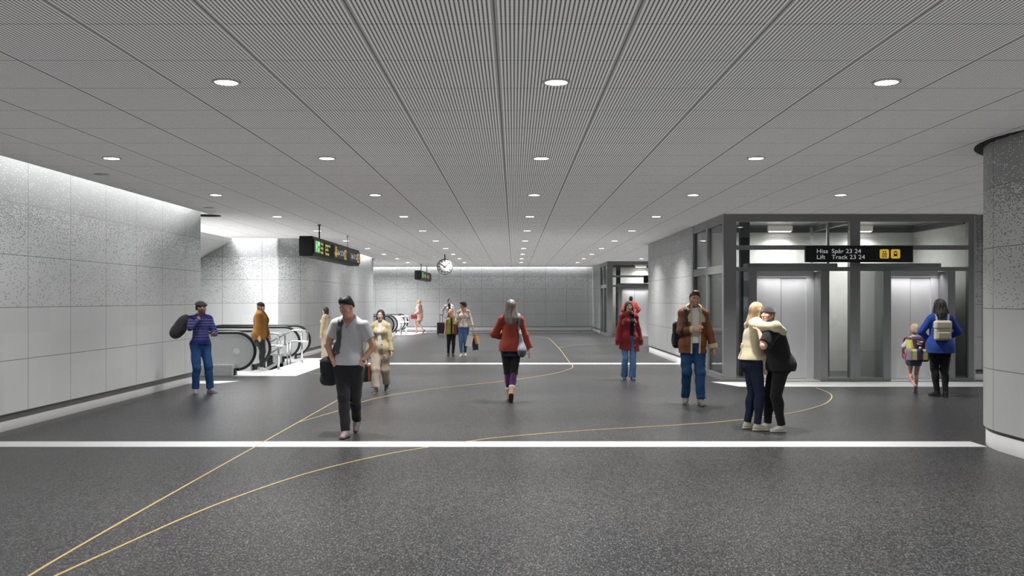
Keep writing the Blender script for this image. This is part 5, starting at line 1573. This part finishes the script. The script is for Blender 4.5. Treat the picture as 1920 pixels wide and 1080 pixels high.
    paper_bag('shopping_bag', 'black shopping bag hanging lowest from the hand of the floral-bloused woman', T[0] + .055, T[1] + .07, T[2] - .19, .08, .04, .36, 15, (.02, .02, .024), -5)
pair()

# 10 woman from behind in red jumper ----------------------------------------------------
def woman_red():
    q = Person('woman seen from behind in a red jumper, dark tights and tan boots', 958, 752, 178, 1.71, fem=1, girth=.92, skin='pale',
               pose=dict(aL=(.035, -.16, .085), aR=(-.010, .22, .15), piR=52, toeL=0, toeR=4, knR=(-.05, -1, 0), wL=(.16, -.26, 1.12), elL=(.6, .6, -.3), wR=(-.31, -.02, .84), elR=(-.4, .8, 0), pel=(0, .02, -.012), hy=6))
    q.body()
    f = q.top(o=.026, hem=.86, hemr=.160, upto=1.86, slo=.022, sle=.055, amp=.006, seed=23, nr=.064)
    q.add('jumper', f, 'cloth', (.30, .055, .033))
    q.add('denim_skirt', q.skirt(1.0, .775, .15, .170, .010), 'denim', (.028, .038, .075))
    def tc(P):
        c = np.tile(V(.022, .022, .025), (len(P), 1)); m = P[:, 2] < .455 * q.s; c[m] = V(.085, .035, .12); return c
    q.add('tights', q.pants(o=.006, upto=1.95, amp=0), 'cloth', tc)
    for sd in 'LR':
        q.shoe(sd, (.50, .31, .19), sole=(.06, .055, .055), boot=.10, big=1.06)
        A = q.J['an' + sd]; n = unit(q.J['kn' + sd] - A); cc = (A + n * .125) * q.s
        fr = U([cap(cc - n * .012, cc + n * .012, .056, .056)], 0)
        sdf = cut(fr, lambda P, cc=cc, n=n: np.abs((P - cc) @ n) - .022)
        tag(sdf_obj('boot_trim', sdf, cc - .1, cc + .1, .008, MT['fleece'], (.72, .66, .60), q.root), 'white fluffy boot trim')
    q.hair(q.scalp(.014) + [q.hcap((0, .055, .03), (0, .115, -.20), .090, .120, u=(0, 1, 0), sc=.42)] + [q.hcap((sg * .066, .01, .02), (sg * .108, .05, -.23), .030, .034) for sg in (1, -1)], (.15, .11, .095), col2=(.40, .35, .33), groove=.0025, gn=60)
    S = q.j('shR'); c = V(-.185, .19, .90)
    b = Bag(q, 'tote_bag', 'slate grey tote bag on the shoulder of the woman in the red jumper', 'bag', c - V(0, 0, .15))
    body = U([(ell(c + V(0, 0, -.05), (.075, .16, .105)), .02), (cap(c + V(0, -.03, .0), c + V(.02, 0, .22), .085, .022, (1, 0, 0), .6), .06)], .05)
    def tcol(P):
        k = np.tile(V(.26, .28, .32), (len(P), 1)); k[P[:, 2] < c[2] - .035] = V(.075, .085, .10); return k
    b.sdf('bag_body', folds(body, .006, 6), c - .36, c + .36, 'cloth', tcol)
    pts = snap(f, [V(-.150, .16, 1.24), V(-.145, .15, 1.32), V(-.138, .10, 1.42), V(-.135, .03, 1.48), V(-.135, -.06, 1.44)], .008)
    b.tube('strap', [c + V(.01, -.01, .16), c + V(.022, .0, .24)] + pts + [V(-.13, -.12, 1.30)], .026, MT['strap_grey'], .25)
woman_red()

# 11 man in red jacket at far lift ----------------------------------------------------
def man_far():
    q = Person('man in a coral red jacket standing with his back turned at the far lift', 1183, 632, 180, 1.86, skin='dark', girth=1.08,
               pose=dict(wL=(.22, -.16, 1.0), wR=(-.22, -.16, 1.0), elL=(.9, .4, 0), elR=(-.9, .4, 0)), face=dict(eyes=False))
    q.body()
    f = q.top(o=.034, hem=.88, upto=1.9, amp=.006, seed=27, nr=.07)
    q.add('jacket', f, 'cloth', (.55, .10, .085))
    q.add('trousers', q.pants(o=.014), 'cloth', (.02, .02, .022))
    two_shoes(q, (.03, .03, .03), sole=(.05, .05, .05))
    q.hair(q.scalp(.004), (.02, .016, .015), cuts=[q.hplane((0, .03, -.03), (0, -.5, -1))], groove=0)
    q.add('shoulder_strap', cut(off(f, .008), lambda P: np.abs(q.Tinv(P)[:, 0] - .10 + (q.Tinv(P)[:, 2] - 1.3) * .2) - .018, lambda P: 1.0 - q.Tinv(P)[:, 2]), 'cloth', (.16, .05, .05))
man_far()

# 12 woman in dark red coat ---------------------------------------------------------
def woman_coat():
    q = Person('dark-haired woman in an oversized dark red coat and flared jeans', 1179, 712, 4, 1.665, fem=1, girth=.95, skin=(.62, .38, .29),
               pose=dict(aR=(-.09, .06, .10), aL=(.06, -.10, .085), piR=12, toeL=4, toeR=-4, wL=(.27, -.03, .80), wR=(-.265, -.07, .82), elL=(.4, .8, 0), elR=(-.4, .8, 0), cuL=60, cuR=60), face=dict(lip=(.38, .10, .10), brow=(.04, .03, .03)))
    q.body()
    q.add('top', q.top(o=.010, hem=.99, upto=0, neck='crew', nr=.055, amp=.002, low=False), 'cloth', (.018, .017, .02))
    f = q.top(o=.034, hem=.66, hemr=.205, upto=2.0, slo=.022, sle=.042, amp=.008, seed=29, nr=.078, slope=-.14)
    f = U([f, (cap(q.j('wrL'), q.j('wrL') + V(.01, 0, -.05), .064, .052), .03), (cap(q.j('wrR'), q.j('wrR') + V(-.01, 0, -.05), .064, .052), .03)], .03)
    fo = sub(f, q.opening(x0=.045, w0=.05, wb=.045, zb=.66, zt=1.42, depth=-.02))
    q.add('coat', fo, 'fleece', (.23, .022, .026))
    q.add('coat_collar', q.collar(r=.092, t=.018, z=.005, gap=42, wide=.035, tilt=28), 'fleece', (.25, .025, .028))
    m = MB()
    for z in (.78, .92, 1.06, 1.2):
        p = snap(f, [q.B(.125, -.25, z)], .004)[0]; m.ball(p, (.011, .006, .011))
    tag(m.build('buttons', MT['brass'], q.root), 'brass coat buttons')
    pk = cut(off(f, .007), lambda P: np.abs(q.Tinv(P)[:, 0] + .11) - .06, lambda P: np.abs(q.Tinv(P)[:, 2] - 1.22) - .045, lambda P: q.Tinv(P)[:, 1])
    q.add('chest_pocket', pk, 'fleece', (.21, .02, .024))
    q.add('jeans', q.pants(o=.010, upto=2.06, r=[.080, .055, .054, .068], amp=.004), 'denim', lambda P: np.tile(V(.085, .165, .32), (len(P), 1)) * (.85 + .5 * np.exp(-((P[:, 2] - .5) / .2) ** 2))[:, None])
    bl = cut(off(q.pants(o=.012, waist=1.06, amp=0), .006), lambda P: .985 * q.s - P[:, 2], lambda P: P[:, 2] - 1.03 * q.s)
    q.add('belt', bl, 'leather', (.02, .018, .018))
    two_shoes(q, (.06, .055, .065), sole=(.10, .09, .10))
    q.add('scarf', q.collar(r=.062, t=.03, z=.035, gap=0, wide=.02, tilt=8), 'fleece', (.16, .13, .10))
    q.hair(q.scalp(.014) + [q.hcap((sg * .074, .015, .0), (sg * .105, .01, -.20), .030, .034) for sg in (1, -1)] + [q.hcap((0, .06, .0), (.05, .10, -.20), .085, .08, u=(0, 1, 0), sc=.55), q.hcap((.10, .05, -.15), (.16, .05, -.25), .035, .012)], (.022, .018, .018), col2=(.06, .055, .06), groove=.003, gn=44, fw=.062, line=.09)
woman_coat()

# 13 man in brown jacket ---------------------------------------------------------------
def man_brown():
    q = Person('smiling man in a brown sheepskin-lined jacket, white t-shirt and blue jeans', 1299, 758, -5, 1.83, skin=(.60, .34, .24), girth=.97,
               pose=dict(aL=(.10, -.18, .085), aR=(-.10, .10, .10), piR=6, toeL=10, toeR=-12, wR=(.015, -.22, 1.17), elR=(-.8, .3, -.6), wL=(.31, -.02, .86), elL=(.5, .8, 0), hdR=(.75, -.15, .45), hnR=(.2, .8, -.3), cuR=75, hr=7, hy=6, hp=2, side=1.5),
               face=dict(smile=1, beard=(.22, .11, .06), ba=.55, brow=(.08, .04, .025)))
    q.body()
    q.add('t_shirt', q.top(o=.012, hem=.955, upto=0, nr=.066, amp=.004, low=False), 'cloth', (.70, .69, .68))
    f = q.top(o=.029, hem=.80, hemr=.192, upto=1.96, slo=.015, sle=.026, amp=.007, seed=33, nr=.074)
    opn = q.opening(x0=.03, w0=.065, wb=.055, zb=.80, zt=1.42, depth=-.02)
    fo = sub(f, opn)
    q.add('jacket', fo, 'leather', (.16, .058, .022))
    W2, E2 = q.J['wrL'], q.J['elL']; W1, E1 = q.J['wrR'], q.J['elR']; s = q.s
    def wool(P):
        edge = np.abs(opn(P)) - .020 * s
        fr = np.maximum(edge, (q.Tinv(P)[:, 1] + .02) * s)
        c1 = np.abs((P - (E2 + (W2 - E2) * .86) * s) @ unit(W2 - E2)) - .035 * s
        c1 = np.maximum(c1, np.linalg.norm(P - W2 * s, axis=1) - .13 * s)
        c2 = np.maximum(np.abs((P - (E1 + (W1 - E1) * .86) * s) @ unit(W1 - E1)) - .035 * s, np.linalg.norm(P - W1 * s, axis=1) - .13 * s)
        return np.minimum(np.minimum(fr, c1), c2)
    q.add('wool_trim', cut(off(fo, .008), wool), 'fleece', (.50, .40, .27), h=.006)
    q.add('wool_collar', q.collar(r=.088, t=.026, z=.0, gap=40, wide=.045, tilt=34), 'fleece', (.58, .49, .36))
    # broad lapels
    lap = cut(off(q.top(o=.027, hem=1.1, upto=0, amp=0, nr=.074), .014), lambda P: np.maximum(np.abs(q.Tinv(P)[:, 0] - .03) - (.065 + np.minimum(np.maximum(1.46 - q.Tinv(P)[:, 2], 0), .11) * .75), 0) - .001, lambda P: q.Tinv(P)[:, 1] + .0, lambda P: 1.28 - q.Tinv(P)[:, 2], lambda P: -opn(P))
    q.add('lapel', lap, 'fleece', (.50, .40, .27))
    for sx in (-.115, .15):
        pk = cut(off(f, .007), lambda P, sx=sx: np.abs(q.Tinv(P)[:, 0] - sx) - .055, lambda P: np.abs(q.Tinv(P)[:, 2] - .98) - .075, lambda P: q.Tinv(P)[:, 1])
        q.add('pocket', pk, 'leather', (.15, .054, .02))
    q.add('jeans', q.pants(o=.014, upto=1.97, r=[.089, .063, .059, .051], amp=.005, seed=35), 'denim', lambda P: np.tile(V(.017, .050, .118), (len(P), 1)) * (1 + .3 * np.exp(-((P[:, 2] - .62) / .18) ** 2))[:, None])
    bl = cut(off(q.pants(o=.015, waist=1.06, amp=0), .004), lambda P: .99 * s - P[:, 2], lambda P: P[:, 2] - 1.03 * s)
    q.add('belt', bl, 'leather', (.02, .018, .018))
    two_shoes(q, (.14, .125, .115), sole=(.18, .16, .15), boot=.05)
    q.hair(q.scalp(.010) + [q.hel((0, -.040, .108), (.060, .052, .036), .02)], (.07, .04, .028), col2=(.12, .075, .05), cuts=[q.hplane((0, .035, -.005), (0, -.7, -1))], groove=.003, gn=40, line=.10, fw=.072)
    # backpack on one shoulder
    c = V(-.155, .215, 1.12)
    b = Bag(q, 'backpack', 'dark backpack worn on one shoulder by the man in the brown jacket', 'backpack', c - V(0, 0, .22))
    bf = U([rbox(c, (.15, .085, .22), .06), (ell(c + V(-.02, .05, -.08), (.13, .07, .12)), .03)], .03)
    b.sdf('pack_body', folds(bf, .004, 5), c - .35, c + .35, 'cloth', (.022, .025, .032))
    b.sdf('front_pocket', cut(off(bf, .012), lambda P: np.abs(P[:, 2] - c[2] + .07) - .09, lambda P: c[1] + .02 - P[:, 1]), c - .35, c + .35, 'cloth', (.028, .03, .038))
    S = q.j('shR')
    pts = snap(f, [S + V(.05, .12, -.05), S + V(.055, .03, .06), S + V(.055, -.09, .02), S + V(.06, -.14, -.10), S + V(.055, -.15, -.20), S + V(.0, -.14, -.30), S + V(-.04, -.05, -.36)], .009)
    b.tube('strap', [c + V(.08, -.04, .2)] + pts + [c + V(-.06, -.08, -.16)], .024, MT['strap_black'], .3)
man_brown()

# 14 / 15 hugging couple -------------------------------------------------------------
def hug():
    a = Person('blonde woman in a cream fleece hugging the person in black', 1409, 806, 92, 1.665, fem=1, girth=1.04, skin='light',
               pose=dict(aL=(.10, .03, .085), aR=(-.10, -.05, .085), toeL=4, toeR=-4, lean=5, hy=10, hp=6, hr=-6, shR=.03, shL=.03, pel=(0, -.01, 0)))
    b = Person('person in black with a grey beanie hugging the blonde woman', 1457, 808, -90, 1.64, fem=.6, girth=1.24, skin='light',
               pose=dict(aL=(.11, .03, .085), aR=(-.11, -.10, .085), toeL=8, toeR=-6, lean=18, hy=40, hp=-10, pel=(0, .03, -.005), shL=.0, shR=.0), face=dict(lip=(.45, .18, .16), smile=.6, eyes=False))
    def reach(p, sd, wp, hint, hd, hn, cu=25):
        p.J['el' + sd], p.J['wr' + sd] = ik(p.J['sh' + sd], p.local(wp) / p.s, .29, .255, hint)
        p.p.update({'hd' + sd: hd, 'hn' + sd: hn, 'cu' + sd: cu})
    # cream arms round the other's neck
    nb = b.world(b.j('hb'))
    reach(a, 'R', nb + Vector((.17, -.10, -.13)), (-.8, .1, .15), (.75, -.5, -.1), (.8, .2, -.5))
    reach(a, 'L', nb + Vector((.08, .16, -.08)), (.6, .2, .6), (-.75, -.5, -.2), (-.8, .2, -.4))
    # black-sleeved arms round the cream back
    sa = a.world(a.j('shR'))
    reach(b, 'L', sa + Vector((-.01, -.085, -.06)), (.55, .05, -.8), (-.35, -.25, .9), (-.9, -.1, -.1), 30)
    wa = a.world(a.B(-.02, .14, 1.16))
    reach(b, 'R', wa + Vector((.03, .07, .0)), (-.8, .3, .2), (.75, -.75, -.2), (.2, .9, 0), 30)
    a.body()
    f = a.top(o=.032, hem=.97, hemr=.172, upto=1.95, slo=.034, sle=.030, amp=.009, seed=41, nr=.068, slope=0)
    f = U([f, (cap(a.B(-.10, -.13, 1.02), a.B(-.09, -.18, .80), .055, .025), .04)], .02)
    a.add('fleece_top', f, 'fleece', (.62, .55, .37))
    a.add('fleece_collar', a.collar(r=.085, t=.022, z=.0, gap=20, wide=.035, tilt=20), 'fleece', (.60, .53, .36))
    a.add('leggings', a.pants(o=.009, upto=1.97, amp=.002), 'denim', (.022, .030, .055))
    two_shoes(a, (.52, .50, .40), sole=(.62, .61, .52))
    a.hair(a.scalp(.016) + [a.hcap((0, .055, .03), (0, .10, -.19), .088, .080, u=(0, 1, 0), sc=.5)] + [a.hcap((sg * .070, .01, .02), (sg * .085, .02, -.17), .030, .028) for sg in (1, -1)], (.40, .25, .12), col2=(.66, .50, .33), groove=.0025, gn=60)
    b.body()
    f = b.top(o=.034, hem=.84, hemr=.20, upto=.86, slo=.048, neck='crew', nr=.062, amp=.008, seed=43)
    b.add('t_shirt', f, 'cloth', (.017, .017, .018))
    b.add('leggings', b.pants(o=.010, upto=1.97, amp=.002), 'cloth', (.013, .013, .014))
    two_shoes(b, (.58, .58, .57), sole=(.66, .66, .66))
    b.hair(b.scalp(.010), (.30, .18, .09), cuts=[b.hplane((0, .03, -.06), (0, -.35, -1))])
    bn = b.hair([b.hel((0, .022, .048), (.090, .110, .090)), b.hel((0, .02, .035), (.0925, .112, .03))], (.055, .056, .06), facecut=False, name='beanie', groove=.0015, gn=60, cuts=[b.hplane((0, 0, .028), (0, .25, -1))], mt='fleece')
hug()

# 16 girl with school bag, 17 woman in blue -----------------------------------------------
def girl():
    q = Person('small blonde girl in denim shorts seen from behind, wearing a school bag', 1715, 738, 180, 1.22, kid=1, hs=1.28, skin=(.70, .42, .33), girth=.95, fem=.5,
               pose=dict(aR=(-.065, -.06, .085), aL=(.085, .22, .20), piL=62, toeL=-14, toeR=-4, knL=(.1, -1, 0), wL=(.27, -.10, 1.0), elL=(.8, .6, 0), wR=(-.24, -.08, .95), elR=(-.8, .5, 0)), face=dict(eyes=False))
    q.body()
    q.add('shirt', q.top(o=.014, hem=.93, upto=1.0, slo=.022, amp=.004, seed=51, nr=.056), 'cloth', (.60, .55, .68))
    q.add('denim_shorts', q.pants(o=.022, upto=.42, amp=.005), 'denim', (.11, .16, .27))
    two_shoes(q, (.22, .25, .55), sole=(.42, .22, .13), big=1.05, name='sandal')
    q.hair(q.scalp(.012) + [q.hcap((0, .085, -.01), (0, .10, -.05), .028, .02)], (.60, .43, .31), col2=(.70, .54, .42), cuts=[q.hplane((0, .05, -.045), (0, -.3, -1))], groove=.002, gn=28)
    s = q.s; c = V(.045, .19, .815)
    b = Bag(q, 'school_bag', 'big colourful school bag with yellow and purple panels on the small girl', 'school bag', c - V(0, 0, .22))
    f = U([rbox(c, (.165, .10, .215), .045), (rbox(c + V(0, .045, -.11), (.175, .085, .11), .04), .02)], .02)
    def colf(P):
        x = P[:, 0] - c[0]; z = P[:, 2] - c[2]; k = np.tile(V(.085, .06, .10), (len(P), 1)); ax = np.abs(x)
        yel = V(.72, .74, .16)
        k[(z > .02) & (ax > .095 + .25 * np.maximum(z - .06, 0)) & (z < .17)] = yel
        k[(z > .0) & (ax > .085 + .25 * np.maximum(z - .06, 0)) & (ax < .10 + .25 * np.maximum(z - .06, 0))] = V(.50, .09, .16)
        k[(z < .02) & (ax > .125)] = V(.28, .22, .26)
        k[(z < .015) & (ax > .07) & (ax < .135) & (z > -.19)] = yel
        k[(z < .015) & (ax > .055) & (ax < .075)] = V(.62, .60, .72)
        k[np.abs(z - .015) < .010] = V(.45, .36, .38)
        k[z < -.195] = V(.03, .03, .03)
        return k
    b.sdf('bag_body', f, c - .32, c + .32, 'cloth', colf, .006)
    fl = cut(off(f, .010), lambda P: np.abs(P[:, 0] - c[0]) - .085, lambda P: (c[2] + .03) - P[:, 2], lambda P: (c[1] - .02) - P[:, 1])
    flo = b.sdf('flap', fl, c - .3, c + .3, 'cloth', (.10, .07, .12), .006)
    yb = float(c[1] + .145)
    m = MB()
    def blob(x, z, rx, rz, mi, y=.0): m.mi = mi; m.ball((c[0] + x, yb - .028 + y, c[2] + z), (rx, .008, rz))
    blob(.025, .145, .030, .020, 0); blob(.012, .122, .026, .022, 1); blob(-.035, .130, .032, .022, 2); blob(-.035, .130, .012, .009, 1, .004); blob(.0, .088, .048, .012, 3); blob(.045, .10, .010, .01, 2)
    b.mb('flower_print', m, [strap_mat('pink_print', (.6, .12, .25)), strap_mat('yellow_print', (.7, .62, .15)), strap_mat('white_print', (.75, .72, .74)), strap_mat('rose_print', (.55, .35, .40))])
    m = MB(); m.lathe([(0, 0), (.022, 0), (.022, .02), (0, .022)], n=18, M=Matrix.Translation((c[0], yb - .018, c[2] + .03)) @ Matrix.Rotation(R(-90), 4, 'X'))
    b.mb('buckle', m, MT['white_stone'])
    for sg in (1, -1):
        b.tube('shoulder_strap', [c + V(sg * .09, -.08, .17), c + V(sg * .10, -.14, .21), c + V(sg * .10, -.28, .17), c + V(sg * .115, -.29, .02), c + V(sg * .16, -.16, -.12), c + V(sg * .15, -.07, -.17)], .018, strap_mat('pink_strap', (.42, .08, .16)), .35)
    b.tube('loose_strap_end', [c + V(.17, -.06, -.08), c + V(.19, -.05, -.17), c + V(.175, -.04, -.26)], .010, strap_mat('pink_webbing', (.42, .08, .16)), .4)
girl()

def woman_blue():
    q = Person('dark-haired woman in a bright blue blazer and black leggings with her back turned', 1764, 744, 176, 1.70, fem=1, girth=1.10, skin='light',
               pose=dict(aR=(-.06, .06, .085), aL=(.055, -.03, .085), toeL=38, toeR=-6, wL=(.165, -.15, 1.02), wR=(-.165, -.15, 1.02), elL=(1, .35, 0), elR=(-1, .35, .1), hdL=(-.6, -.6, -.4), hdR=(.6, -.6, -.4), hnL=(-.5, .8, 0), hnR=(.5, .8, 0), hy=-8, hr=3, pel=(.012, 0, 0)), face=dict(eyes=False))
    q.body()
    f = q.top(o=.030, hem=.795, hemr=.225, upto=1.93, slo=.022, sle=.020, amp=.006, seed=61, nr=.068)
    q.add('blazer', f, 'cloth', (.030, .075, .33))
    q.add('blazer_collar', q.collar(r=.080, t=.016, z=-.005, gap=35, wide=.028, tilt=20), 'cloth', (.035, .08, .34))
    q.add('leggings', q.pants(o=.008, upto=1.97, amp=.002), 'cloth', (.016, .016, .018))
    two_shoes(q, (.022, .022, .024), sole=(.03, .03, .03), boot=.10)
    q.hair(q.scalp(.024) + [q.hel((.0, .06, .05), (.082, .075, .075)), q.hcap((0, .06, .0), (.0, .10, -.13), .10, .105, u=(0, 1, 0), sc=.6)] + [q.hcap((sg * .075, .03, .0), (sg * .105, .03, -.13), .036, .040) for sg in (1, -1)] + [q.hcap((sg * .04, .10, .02), (sg * .065, .12, -.15), .03, .03) for sg in (1, -1)], (.030, .026, .024), col2=(.085, .078, .072), groove=.007, gn=19, facecut=True)
    c = V(.05, .205, 1.165)
    b = Bag(q, 'backpack', 'cream leather backpack on the back of the woman in blue', 'backpack', c - V(0, 0, .16))
    bf = folds(rbox(c, (.135, .062, .165), .035), .003, 3)
    b.sdf('pack_body', bf, c - .3, c + .3, 'leather', (.60, .55, .44), .006)
    b.sdf('flap', cut(off(rbox(c, (.135, .062, .165), .035), .010), lambda P: c[2] + .045 - P[:, 2], lambda P: c[1] - .03 - P[:, 1]), c - .3, c + .3, 'leather', (.68, .63, .52), .006)
    b.sdf('front_pocket', rbox(c + V(0, .06, -.085), (.105, .022, .06), .018), c - .3, c + .3, 'leather', (.58, .53, .42), .006)
    b.tube('grab_loop', [c + V(.03, -.03, .16), c + V(.025, -.03, .195), c + V(-.025, -.03, .195), c + V(-.03, -.03, .16)], .007, MT['black'])
    for sg in (1, -1):
        S = q.j('shL') * .5 + q.j('shR') * .5 + V(sg * .10, 0, 0)
        pts = snap(f, [S + V(0, .12, -.03), S + V(0, .06, .06), S + V(0, -.05, .05), S + V(0, -.13, -.10)], .008)
        b.tube('shoulder_strap', [c + V(sg * .08, -.05, .15)] + pts, .018, MT['strap_cream'], .3)
woman_blue()
# ------------------------------------------------------------------ light of the halls, added fill, world, camera
lamp_area((-7.1, 22.9, 3.47), 1.0, 190, sy=6.0)
lamp_area((-6.6, 45.2, 3.47), 2.0, 330, sy=7.0)
lamp_area((9.5, 15.3, 3.4), 1.2, 40, sy=3.0)
lamp_area((8.0, 36.0, 3.4), 2.0, 120, sy=6.0)
lamp_area((1.0, 37.0, 6.5), 24.0, 900, sy=24.0, spread=170)      # added fill lamp above the slotted ceiling, brightens its far half
lamp_area((-9.2, 23.0, 5.6), 5.0, 420, sy=6.0, spread=170)       # added lamp above the ceiling, makes the escalator hall glow
w = bpy.data.worlds.new('added_ambient'); bpy.context.scene.world = w; w.use_nodes = True  # added ambient, shines down through the translucent ceiling
bg = w.node_tree.nodes['Background']; bg.inputs[0].default_value = (1.0, 0.995, 0.985, 1); bg.inputs[1].default_value = 0.60
cam = bpy.data.cameras.new('camera'); co = bpy.data.objects.new('camera', cam); C.objects.link(co)
co.location = (0, 0, EYE); co.rotation_euler = (R(90), 0, 0)
cam.lens = F / 1920 * 36; cam.sensor_width = 36; cam.shift_x = -3 / 1920; cam.shift_y = 22 / 1920; cam.clip_end = 200; cam.clip_start = .05
sc = bpy.context.scene; sc.camera = co
sc.view_settings.view_transform = 'Standard'; sc.view_settings.look = 'None'; sc.view_settings.gamma = 1; sc.view_settings.use_curve_mapping = False
sc.view_settings.exposure = 0.1
sc.cycles.max_bounces = 7; sc.cycles.transparent_max_bounces = 16; sc.cycles.sample_clamp_indirect = 6
bpy.context.view_layer.update()
